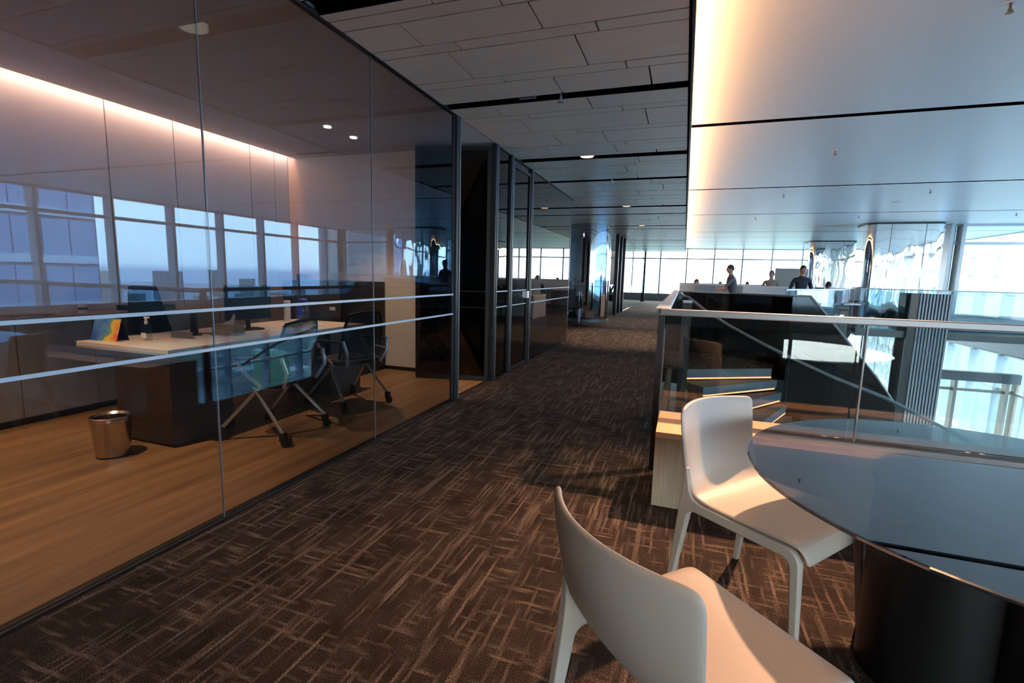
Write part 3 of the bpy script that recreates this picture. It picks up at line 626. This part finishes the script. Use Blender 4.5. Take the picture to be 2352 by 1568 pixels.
# waste bin
bi = thing('waste_bin', 'brushed steel waste bin on the timber floor by the desk pedestal', 'bin', (-3.73, 2.20, 0))
MB().lathe([(.095, .004), (.098, .006), (.118, .255), (.122, .26), (.122, .285), (.112, .29), (.096, .275), (.094, .10)], 40).build('body', 'steel', bi, True)
MB().lathe([(.1, 0), (.1, .012)], 40).build('base', 'black', bi, True)
for s in (-1, 1): MB().lathe([(.012, -.006), (.012, .006)], 10).build('handle_pin', 'steel', bi, loc=(s * .125, 0, .255))
ZT = .7405
cal = thing('desk_calendar', 'tent calendar with a colourful blue and red print on the desk corner', 'calendar', (-4.27, 2.56, ZT), math.radians(6))
MB().add([(-.13, -.05, 0), (.13, -.05, 0), (.13, 0, .17), (-.13, 0, .17)], [(0, 1, 2, 3)]).build('print', 'calendar_print', cal).modifiers.new('t', 'SOLIDIFY').thickness = .003
MB().add([(-.13, .055, 0), (.13, .055, 0), (.13, .004, .17), (-.13, .004, .17)], [(3, 2, 1, 0)]).build('stand', 'black', cal).modifiers.new('t', 'SOLIDIFY').thickness = .003
MB().tube([(-.125, .002, .171), (.125, .002, .171)], .004, 6).build('binding', 'silver', cal)
sn = thing('sanitizer_bottle', 'clear pump bottle of hand sanitizer beside the calendar', 'bottle', (-4.05, 2.70, ZT))
MB().prism(rounded_rect(-.035, .035, -.025, .025, .012), 0, .13).build('body', 'bottle', sn, True)
MB().lathe([(.012, .13), (.014, .15), (.008, .152), (.008, .175)], 14).box(-.012, .035, -.008, .008, .175, .188).build('pump', 'white_plastic', sn)
MB().box(-.028, .028, -.0262, -.0255, .02, .06).build('liquid_label', 'paper', sn)
tag(MB().box(-.11, .11, -.004, .004, 0, .055).box(-.11, .11, -.004, .03, 0, .006).build('card_holder', 'frame_light', None, loc=(-3.93, 2.90, ZT), rz=.1), 'low clear card holder lying near the desk edge', 'holder')
ph = thing('phone_stand', 'upright black handset on a small stand in the middle of the desk', 'phone', (-4.02, 3.08, ZT), .4)
MB().hexa([(-.03, -.012, .012), (.03, -.012, .012), (.03, .012, .012), (-.03, .012, .012)], [(-.028, .006, .19), (.028, .006, .19), (.028, .024, .19), (-.028, .024, .19)]).build('handset', 'black', ph, bevel=.004)
MB().lathe([(.06, 0), (.06, .008), (.03, .014)], 20).build('base', 'black', ph)
tag(MB().tube([(0, 0, .004), (.08, -.05, .004), (.15, 0, .02), (.12, .08, .004), (.22, .12, .004), (.30, .04, .004)], .004, 6).build('cable', 'rubber', None, True, loc=(-4.2, 3.1, ZT)), 'thin black cable looped by the handset', 'cable')
tb_ = thing('tissue_box', 'olive tissue box with a white tissue standing up', 'tissue box', (-3.82, 3.25, ZT), .08)
MB().box(-.12, .12, -.06, .06, 0, .085).build('box', 'cardboard', tb_, bevel=.004); MB().box(-.126, .126, -.066, .066, .083, .092).build('lid', 'cardboard', tb_)
MB().add([(-.06, -.02, .09), (.04, .01, .09), (.07, 0, .17), (.05, .015, .185), (.015, .01, .13), (-.03, .01, .11)], [(0, 1, 2, 3, 4, 5)]).build('tissue', 'paper', tb_).modifiers.new('t', 'SOLIDIFY').thickness = .012
mo = thing('monitor', 'black computer screen seen from its edge behind the tissue box', 'monitor', (-3.98, 3.62, ZT), math.radians(76))
MB().box(-.22, .22, -.012, .012, .10, .43).build('screen', 'black', mo, bevel=.004); MB().box(-.02, .02, .012, .03, .01, .2).build('neck', 'black', mo); MB().prism(rounded_rect(-.12, .12, -.08, .1, .03), 0, .012).build('foot', 'black', mo)
tag(MB().tube([(0, 0, .004), (.06, .1, .004), (.14, .14, .03), (.18, .05, .006), (.10, .0, .004), (.26, .18, .004)], .004, 6).build('cable', 'rubber', None, True, loc=(-3.9, 3.95, ZT)), 'black cable coiled on the desk behind the screen', 'cable')
tm = thing('flask', 'white insulated flask standing at the far end of the desk', 'flask', (-4.28, 4.42, ZT))
MB().lathe([(.034, 0), (.036, .005), (.036, .19), (.032, .195)], 24).build('body', 'white_plastic', tm, True); MB().lathe([(.036, .197), (.036, .235), (.03, .24)], 24).build('cap', 'white_plastic', tm, True)
jg = thing('water_jug', 'clear water jug with blue lid and blue label on the desk', 'jug', (-4.08, 4.45, ZT))
MB().lathe([(.07, 0), (.075, .01), (.075, .2), (.06, .235), (.045, .24)], 28).build('body', 'bottle', jg, True); MB().lathe([(.045, .24), (.047, .26), (.04, .268)], 20).build('lid', 'blue_cap', jg, True)
MB().box(-.03, .03, -.0765, -.0755, .07, .19).build('label_sheet', 'blue_cap', jg, rz=.3)
cu_ = thing('paper_cup', 'white cup with a dark band on the grey cupboards', 'cup', (-5.22, 2.93, .885))
MB().lathe([(.03, 0), (.038, .085), (.036, .085), (.03, .01)], 20).build('body', 'white_plastic', cu_, True); MB().lathe([(.0335, .03), (.0355, .055)], 20).build('band', 'cabinet_dark', cu_, True)
for i, (x, y, a, c_, l) in enumerate(((-5.24, 2.55, .1, 'paper', 'lower magazine of the small pile on the grey cupboards'), (-5.22, 2.53, -.15, 'cabinet_grey', 'grey magazine lying on top of the small pile'))):
    tag(MB().box(-.10, .10, -.14, .14, 0, .008).build('magazine', c_, None, loc=(x, y, .886 + .0085 * i), rz=a), l, 'magazine')
tag(MB().box(-.14, .14, -.2, .2, 0, .05).build('document_tray', 'black', None, loc=(-5.22, 3.5, .886)), 'black document tray on the cupboards behind the desk chair', 'tray')

# ------------------------------------------------------------ ceiling bits
def sprinkler(x, y, label):
    r = thing('sprinkler', label, 'sprinkler', (x, y, 3.17), 0, 'sprinkler heads under the white ceiling')
    MB().lathe([(.03, -.004), (.03, 0)], 16).build('plate', 'white_plastic', r); MB().tube([(0, 0, -.06), (0, 0, 0)], .008, 8).build('stem', 'brass', r)
    MB().lathe([(.022, -.064), (.022, -.060)], 12).tube([(-.014, 0, -.04), (-.01, 0, -.06)], .003, 5).tube([(.014, 0, -.04), (.01, 0, -.06)], .003, 5).build('deflector', 'brass', r)
for x, y, l in ((1.88, 4.31, 'sprinkler head at the top corner of the picture, in the widest white ceiling panel'), (1.86, 8.18, 'sprinkler head alone in the second white ceiling panel'), (1.85, 11.92, 'sprinkler head just past the slot with lamps, near the cove'), (4.37, 11.87, 'sprinkler head just past the slot with lamps, out over the void'),
                (1.81, 16.0, 'small distant sprinkler head near the cove'), (4.34, 15.92, 'small distant sprinkler head above the people'), (7.68, 15.91, 'small distant sprinkler head above the window bay')): sprinkler(x, y, l)
tag(MB().lathe([(.09, -.012), (.1, 0)], 24).build('ceiling_speaker', 'white_plastic', None, loc=(4.34, 13.39, 3.17)), 'flat round speaker flush in the white ceiling', 'speaker')
tag(MB().tube([(0, 0, -.07), (0, 0, .04)], .012, 8).lathe([(.03, -.075), (.03, -.068)], 12).build('sprinkler', 'silver', None, loc=(-1.12, 4.34, 2.90)), 'silver sprinkler head in the black slot of the timber ceiling', 'sprinkler')
tag(MB().tube([(0, 0, -.07), (0, 0, .04)], .012, 8).lathe([(.03, -.075), (.03, -.068)], 12).build('sprinkler', 'silver', None, loc=(-1.2, 8.09, 2.90)), 'small silver sprinkler head further off in a timber ceiling slot', 'sprinkler')

# ------------------------------------------------------------ open-plan desks
def workstation(name, label, loc, L, rz=0, chairs=0, top=1.2):
    r = thing(name, label, 'desk', loc, rz, 'white workstation rows')
    MB().box(0, L, -.02, .02, 0, top - .03).build('screen_panel', 'partition', r); MB().box(-.02, L + .02, -.05, .05, top - .03, top).build('top_cap', 'white_plastic', r)
    for s in (-1, 1):
        MB().box(0, L, s * .04 if s > 0 else -.74, .74 if s > 0 else -.04, .70, .73).build('desk_top', 'white_plastic', r)
    for i in range(int(L / 1.5) + 1):
        x = min(i * 1.5, L - .03); MB().box(x, x + .03, -.72, .72, 0, .70).build('side_panel', 'partition', r)
    return r
workstation('workstation', 'white workstation row below the standing man in grey', (-.1, 15.2, 0), 3.4, 0, top=1.21)
workstation('workstation', 'white workstation row at the seated woman by the steel column', (1.6, 17.9, 0), 3.4, 0, top=1.2)
workstation('workstation', 'long white workstation row in front of the far windows', (-.2, 22.6, 0), 5.0, 0, top=1.2)
workstation('workstation', 'workstation row seen through the glass beyond the second office', (-6.6, 12.4, 0), 3.2, 0, top=1.16)
workstation('workstation', 'further workstation row beyond the second office glass', (-8.2, 16.5, 0), 4.4, 0, top=1.16)
def far_chair(label, loc, rz):
    r = thing('office_chair', label, 'chair', loc, rz, 'dark office chairs at the workstations')
    MB().prism(rounded_rect(-.23, .23, -.22, .22, .07), .44, .50).build('seat', 'chair_fabric', r, True)
    MB().hexa([(-.22, -.25, .55), (.22, -.25, .55), (.22, -.21, .55), (-.22, -.21, .55)], [(-.2, -.31, 1.02), (.2, -.31, 1.02), (.2, -.28, 1.02), (-.2, -.28, 1.02)]).build('backrest', 'chair_fabric', r, bevel=.02)
    MB().tube([(0, 0, .08), (0, 0, .44)], .025, 8).build('gas_column', 'rubber', r)
    for k in range(5): MB().tube([(0, 0, .1), (.27 * math.cos(k * 1.2566), .27 * math.sin(k * 1.2566), .04)], .018, 6).build('leg', 'rubber', r)
    return r
for l, x, y, a in (('dark office chair just behind the far balustrade, beside the man in tan', 2.25, 14.1, .3), ('dark office chair in front of the steel column', 3.0, 16.4, 2.9), ('dark office chair at the left of the far balustrade', .8, 14.0, 3.0),
                   ('dark chair beyond the second office glass, pushed to its row', -4.6, 11.5, 0.1), ('second dark chair beyond the second office glass', -5.9, 10.9, .3), ('dark chair beside the round steel column', -2.95, 12.3, 1.2), ('dark chair behind the row beyond the office', -6.2, 15.0, 3.1)): far_chair(l, (x, y, 0), a)
def monitor(label, loc, rz, mat='black'):
    r = thing('monitor', label, 'monitor', loc, rz, 'screens on the workstations')
    MB().box(-.27, .27, -.015, .015, .12, .46).build('screen', mat, r); MB().box(-.02, .02, -.02, .0, 0, .2).build('neck', 'silver', r); MB().box(-.1, .1, -.08, .08, 0, .012).build('foot', 'silver', r)
for l, x, y, a in (('grey screen back nearest the corridor on the first white row', .55, 14.85, .2), ('screen back beside the man in grey', 1.25, 14.85, -.1), ('screen on the row by the steel column', 3.8, 17.5, 0), ('screen on the row beyond the second office', -5.6, 12.05, 0), ('second screen on the row beyond the second office', -4.4, 12.05, .2), ('screen on the furthest row beyond the office', -6.4, 16.1, 0)): monitor(l, (x, y, .735), a, 'screen_grey' if y > 14 and y < 15 else 'black')
tag(MB().box(-.45, .45, -.02, .02, 0, 1.75).build('display_board', 'cabinet_grey', None, loc=(3.05, 17.0, 0), rz=.1), 'plain beige upright board beside the man in the dark shirt', 'board')
sf = thing('copier', 'low black office machine behind the balustrade beside the walking man', 'copier', (3.35, 13.75, 0))
MB().box(-.35, .35, -.3, .3, 0, .72).build('body', 'black', sf, bevel=.02); MB().box(-.33, .33, -.28, .28, .72, .80).build('lid', 'cabinet_dark', sf, bevel=.01); MB().box(.05, .25, -.305, -.3, .55, .60).build('panel', 'silver', sf)
pp = thing('potted_plant', 'small plant in a black pot near the far windows', 'plant', (-4.0, 28.6, 0))
MB().lathe([(.16, 0), (.22, .38), (.2, .38), (.15, .3)], 20).build('pot', 'black', pp, True)
for k in range(7):
    a = k * .9; MB().tube([(0, 0, .35), (.1 * math.cos(a), .1 * math.sin(a), .7), (.25 * math.cos(a), .25 * math.sin(a), 1.0)], [.008, .04, .004], 5).build('leaf', 'leaf', pp)
fd = thing('folding_chair', 'folded silver chair leaning against the round steel column', 'chair', (-3.0, 13.9, 0), .3)
for s in (-1, 1):
    MB().tube([(s * .2, 0, 0), (s * .2, .3, .9)], .014, 8).build('leg', 'silver', fd); MB().tube([(s * .18, .25, 0), (s * .18, .1, .8)], .014, 8).build('leg', 'silver', fd)
MB().hexa([(-.2, .04, .42), (.2, .04, .42), (.2, .1, .40), (-.2, .1, .40)], [(-.2, .16, .78), (.2, .16, .78), (.2, .2, .76), (-.2, .2, .76)]).build('seat', 'chair_fabric', fd)
# ------------------------------------------------------------ people
def person(label, loc, rz, H, shirt, trou, hair, pose='stand', seat=0, tilt=0.0):
    r = thing('person', label, 'person', loc, rz)
    k = H / 1.75
    if pose == 'seat': hip = (0, 0, .52); kn = [(s * .10, .42, .50) for s in (-1, 1)]; an = [(s * .10, .44, .08) for s in (-1, 1)]; b0 = .52 - .93 * k
    else:
        hip = (0, 0, .93 * k); b0 = 0; st_ = .16 if pose == 'walk' else .02
        kn = [(-.10, st_ * .7, .49 * k), (.10, -st_ * .3, .49 * k)]; an = [(-.10, st_, .08 * k), (.11, -st_ * 1.2, .08 * k)]
    def Z(z): return b0 + z * k
    lean = {'reach': .10, 'seat': .06}.get(pose, 0)
    J = {'pel': (0, 0, Z(.95)), 'wai': (0, lean * .3, Z(1.10)), 'che': (0, lean * .7, Z(1.30)), 'nk0': (0, lean, Z(1.45)), 'nk1': (0, lean + .015, Z(1.53))}
    if pose == 'reach': el = [(-.22, .30, Z(1.17)), (.22, .10, Z(1.15))]; wr = [(-.14, .52, Z(1.05)), (.16, .34, Z(1.02))]
    elif pose == 'seat': el = [(-.24, .12, Z(1.15)), (.24, .12, Z(1.15))]; wr = [(-.16, .36, Z(1.12)), (.16, .36, Z(1.12))]
    elif pose == 'walk': el = [(-.27, -.06, Z(1.13)), (.27, .02, Z(1.13))]; wr = [(-.28, .08, Z(.90)), (.29, .12, Z(.90))]
    else: el = [(-.25, 0, Z(1.13)), (.25, 0, Z(1.13))]; wr = [(-.24, .08, Z(.90)), (.24, .08, Z(.90))]
    V = []; E = []; R = []
    def jv(p, ra, rb, par=None):
        V.append(p); R.append((ra * k, rb * k)); i = len(V) - 1
        if par is not None: E.append((par, i))
        return i
    p0 = jv(J['pel'], .150, .105); p1 = jv(J['wai'], .140, .10, p0); p2 = jv(J['che'], .160, .115, p1); p3 = jv(J['nk0'], .085, .07, p2); p4 = jv(J['nk1'], .055, .055, p3); jv((0, lean + .02, Z(1.60)), .05, .05, p4)
    for i, s in enumerate((-1, 1)):
        sh = jv((s * .175 * k, lean * .9, Z(1.41)), .062, .062, p2); e_ = jv(el[i], .042, .042, sh); w_2 = jv(wr[i], .028, .028, e_)
        d = (Vector(wr[i]) - Vector(el[i])).normalized(); hnd = Vector(wr[i]) + d * .06 * k; jv(tuple(hnd), .030, .018, w_2)
        hj = jv((s * .095 * k, 0, hip[2] - .04), .088, .088, p0); kj = jv(kn[i], .058, .058, hj); aj = jv(an[i], .038, .038, kj); jv((an[i][0], an[i][1] + .13 * k, .045), .034, .026, aj)
    me = bpy.data.meshes.new('tmp'); me.from_pydata(V, E, []); to = bpy.data.objects.new('tmp', me); C.objects.link(to)
    md = to.modifiers.new('skin', 'SKIN'); md.use_smooth_shade = True; to.modifiers.new('s', 'SUBSURF').levels = 1
    sv = me.skin_vertices[0].data
    for i, q in enumerate(R): sv[i].radius = q
    sv[0].use_root = True
    dg = bpy.context.evaluated_depsgraph_get(); dg.update(); bm_ = bmesh.new(); ev = to.evaluated_get(dg); bm_.from_mesh(ev.to_mesh()); ev.to_mesh_clear(); bpy.data.objects.remove(to)
    # head, ears, nose, fingers into the same body mesh
    hc = Vector((0, lean + .035, Z(1.635)))
    ex = MB().ball(tuple(hc), (.073 * k, .092 * k, .115 * k), 18, 14).ball((hc.x, hc.y + .092 * k, hc.z - .012), (.012, .02, .022), 8, 6)
    for s in (-1, 1): ex.ball((s * .074 * k, hc.y - .005, hc.z - .005), (.01, .02, .03), 8, 6)
    ex.ball((0, hc.y + .075 * k, hc.z - .055 * k), (.024, .012, .007), 8, 6)
    for i, s in enumerate((-1, 1)):
        d = (Vector(wr[i]) - Vector(el[i])).normalized(); side = d.cross(Vector((0, 0, 1))); side = side.normalized() if side.length > .2 else Vector((1, 0, 0)); b_ = Vector(wr[i]) + d * .075 * k
        for q in range(4): u = (q - 1.5) * .017; ln = (.062, .075, .07, .055)[q]; ex.tube([b_ + side * u, b_ + side * u + d * ln * .6, b_ + side * u * 1.1 + d * ln + Vector((0, 0, -.015))], [.009, .008, .006], 6)
        ex.tube([Vector(wr[i]) + d * .03 - side * s * .02, Vector(wr[i]) + d * .06 - side * s * .045, Vector(wr[i]) + d * .09 - side * s * .045], [.011, .009, .007], 6)
    em = ex.mesh('x', None); bm_.from_mesh(em)
    me2 = bpy.data.meshes.new('body'); bm_.to_mesh(me2); bm_.free(); me2.polygons.foreach_set('use_smooth', [True] * len(me2.polygons))
    for mname in ('skin', shirt, trou, 'shoe'): me2.materials.append(M[mname])
    zw = Z(.98)
    for p in me2.polygons:
        c = p.center
        hand_near = min((c - Vector(wr[0])).length, (c - Vector(wr[1])).length) < .16 * k or any((c - (Vector(el[i]) * .6 + Vector(wr[i]) * .4)).length < .10 for i in (0, 1))
        if c.z > Z(1.475): p.material_index = 0
        elif hand_near and abs(c.x) > .1: p.material_index = 0
        elif (pose == 'seat' and (c.y > .2 and c.z < .62 or c.z < .5)) or (pose != 'seat' and c.z < zw): p.material_index = 3 if c.z < .075 else 2
        else: p.material_index = 1
    bo = bpy.data.objects.new('body', me2); C.objects.link(bo); bo.parent = r
    hr_ = MB(); vs = []
    for i in range(9):
        a = PI * .56 * i / 8
        for j in range(18):
            t_ = 2 * PI * j / 18; fr = max(0, math.sin(t_)); aa = a * (1 - .36 * fr)
            vs.append((hc.x + .081 * k * math.sin(aa) * math.cos(t_), hc.y - .006 + .100 * k * math.sin(aa) * math.sin(t_), hc.z + .125 * k * math.cos(aa)))
    hr_.add(vs, [(i * 18 + j, (i + 1) * 18 + j, (i + 1) * 18 + (j + 1) % 18, i * 18 + (j + 1) % 18) for i in range(8) for j in range(18)]); ho = hr_.build('hair', hair, r, True)
    ho.modifiers.new('t', 'SOLIDIFY').thickness = .012
    for s in (-1, 1): MB().ball((s * .028 * k, hc.y + .083 * k, hc.z + .012), (.012, .008, .007), 8, 6).build('eye', 'eye', r)
    return r
person('man in a grey polo shirt reaching over the white desk row', (1.22, 13.9, 0), PI / 2 + .25, 1.74, 'shirt_grey', 'trousers', 'hair', 'reach')
person('older man in a tan shirt standing behind a dark office chair', (2.42, 16.3, 0), PI * .95, 1.66, 'shirt_tan', 'trousers', 'hair_grey', 'stand')
person('man in a dark navy polo shirt walking towards the balustrade', (2.80, 14.2, 0), PI + .15, 1.76, 'shirt_navy', 'trousers', 'hair', 'walk')
person('person in a dark top seated at the white row by the steel column', (3.95, 16.43, .06), 0, 1.70, 'shirt_black', 'trousers', 'hair', 'seat')
person('seated person whose head shows over the near end of the white row', (.35, 16.47, .04), PI, 1.70, 'shirt_navy', 'trousers', 'hair', 'seat')
person('seated person with dark hair in front of the far windows, nearer the corridor', (1.5, 23.87, -.02), PI, 1.66, 'shirt_black', 'trousers', 'hair', 'seat')
person('seated person with dark hair low behind the furthest row', (2.6, 23.87, 0), PI, 1.68, 'shirt_grey', 'trousers', 'hair', 'seat')
person('seated person beyond the second office glass', (-5.3, 13.65, 0), PI, 1.70, 'shirt_black', 'trousers', 'hair', 'seat')

# ------------------------------------------------------------ outside: land, sea, towers
ZG = -170
gr = MB().prism([(-3000, -3000), (2600, -3000), (2600, 3000), (-3000, 3000)], ZG - 1, ZG).build('ground', 'land'); struct(gr, 'low city spread far below the windows, haze painted into its colour', 'ground')
struct(MB().prism([(2500, -3800), (5600, -3800), (5600, 3800), (2500, 3800)], ZG - 1.2, ZG + .2).build('sea', 'sea'), 'blue sea along the horizon', 'sea')
tw = thing('glass_tower', 'large blue glass office tower close beside the building', 'tower', (52, -6, ZG))
MB().box(0, 40, -40, 39.5, 0, 215).build('body', 'city_joint', tw)
pu = MB().box(-.15, 0, 0, 1, 0, 1).mesh('pane', 'city_pane'); pb = MB().box(-.25, 0, 0, 1, 0, 1).mesh('band', 'city_blue'); pc = 0
lo = MB()
for f_ in range(-6, 40):
    for g_ in range(36):
        y0 = 39.3 - 2.2 * (g_ + 1); z0 = 158 + 4.4 * (f_ - 3)
        if z0 < 100 or z0 > 205: continue
        if g_ < 18 and 0 <= f_ < 9 + 3 and pc < 290:
            o = bpy.data.objects.new('pane', pu); C.objects.link(o); o.parent = tw; o.location = (0, y0 + .06, z0 + .9); o.scale = (1, 2.08, 3.4); pc += 1
        else: lo.box(-.15, 0, y0 + .06, y0 + 2.14, z0 + .9, z0 + 4.3)
r = lo.build('pane', 'city_pane', tw); r['kind'] = 'stuff'
for f_ in range(0, 14):
    o = bpy.data.objects.new('band', pb); C.objects.link(o); o.parent = tw; o.location = (0, -40, 145 + 4.4 * f_ - .0); o.scale = (1, 79.3, .75)
def tower(label, x, y, wx, wy, h, mat, floors=True, rz=0, dx=3.4, dz=3.2, wm='city_dark', grp=None, ztop=None):
    r = thing('apartment_tower', label, 'tower', (x, y, ZG), rz, grp); MB().box(-wx / 2, wx / 2, -wy / 2, wy / 2, 0, h).build('body', mat, r)
    q = MB()
    if floors:
        z = max(4, h - 70)
        while z < h - 2:
            n = int(wx / dx)
            for i in range(n): xx = -wx / 2 + (i + .5) * wx / n; q.box(xx - dx * .28, xx + dx * .28, -wy / 2 - .12, -wy / 2, z, z + dz * .5)
            n = int(wy / dx)
            for i in range(n): yy = -wy / 2 + (i + .5) * wy / n; q.box(-wx / 2 - .12, -wx / 2, yy - dx * .28, yy + dx * .28, z, z + dz * .5)
            z += dz
        o = q.build('window', wm, r); o['kind'] = 'stuff'
    return r
tower('white apartment tower with rows of dark windows, left of the pair below', 66, 158, 9, 16, 160, 'city_white')
tower('white apartment tower with rows of dark windows, beside its twin', 78, 162, 9, 16, 163, 'city_white')
tower('tall pale blue tower filling the window bay', 62, 118, 34, 20, 240, 'city_pale', wm='city_mid')
tower('slim pale tower at the right end of the window bay', 88, 122, 10, 18, 225, 'city_white', wm='city_mid')
tower('grey green tower low behind the brown window frames', 92, 190, 30, 20, 140, 'city_mid')
random.seed(5); k = 0; used = []
base = {}
mats = ['city_mid', 'city_pale', 'city_white', 'city_green', 'city_mid']
for i in range(5): base[i] = MB().box(-.5, .5, -.5, .5, 0, 1).mesh('building', mats[i])
while k < 80:
    x = random.uniform(90, 900); y = random.uniform(-300, 1100)
    if math.hypot(x - 70, y - 140) < 75 or any(math.hypot(x - a, y - b_) < 62 for a, b_ in used): continue
    used.append((x, y))
    ci = random.randrange(5); o = bpy.data.objects.new('building', base[ci]); C.objects.link(o); o.location = (x, y, ZG); o.rotation_euler = (0, 0, random.uniform(0, .6))
    o.scale = (random.uniform(18, 55), random.uniform(18, 55), random.choice((12, 18, 25, 40, 60, 85)) * random.uniform(.8, 1.2))
    tag(o, ('grey', 'pale blue', 'whitish', 'greenish', 'grey')[ci] + ' hazy city building far below the window wall', 'building', 'hazy buildings far below'); k += 1
random.seed(8)
for k in range(36):
    o = bpy.data.objects.new('building', base[k % 3]); C.objects.link(o); o.location = (random.uniform(1200, 2300), 100 + 70 * k, ZG); o.scale = (random.uniform(20, 60), random.uniform(20, 60), random.uniform(50, 165))
    tag(o, ('grey', 'pale blue', 'whitish')[k % 3] + ' tower block on the hazy horizon', 'building', 'tower blocks on the horizon')
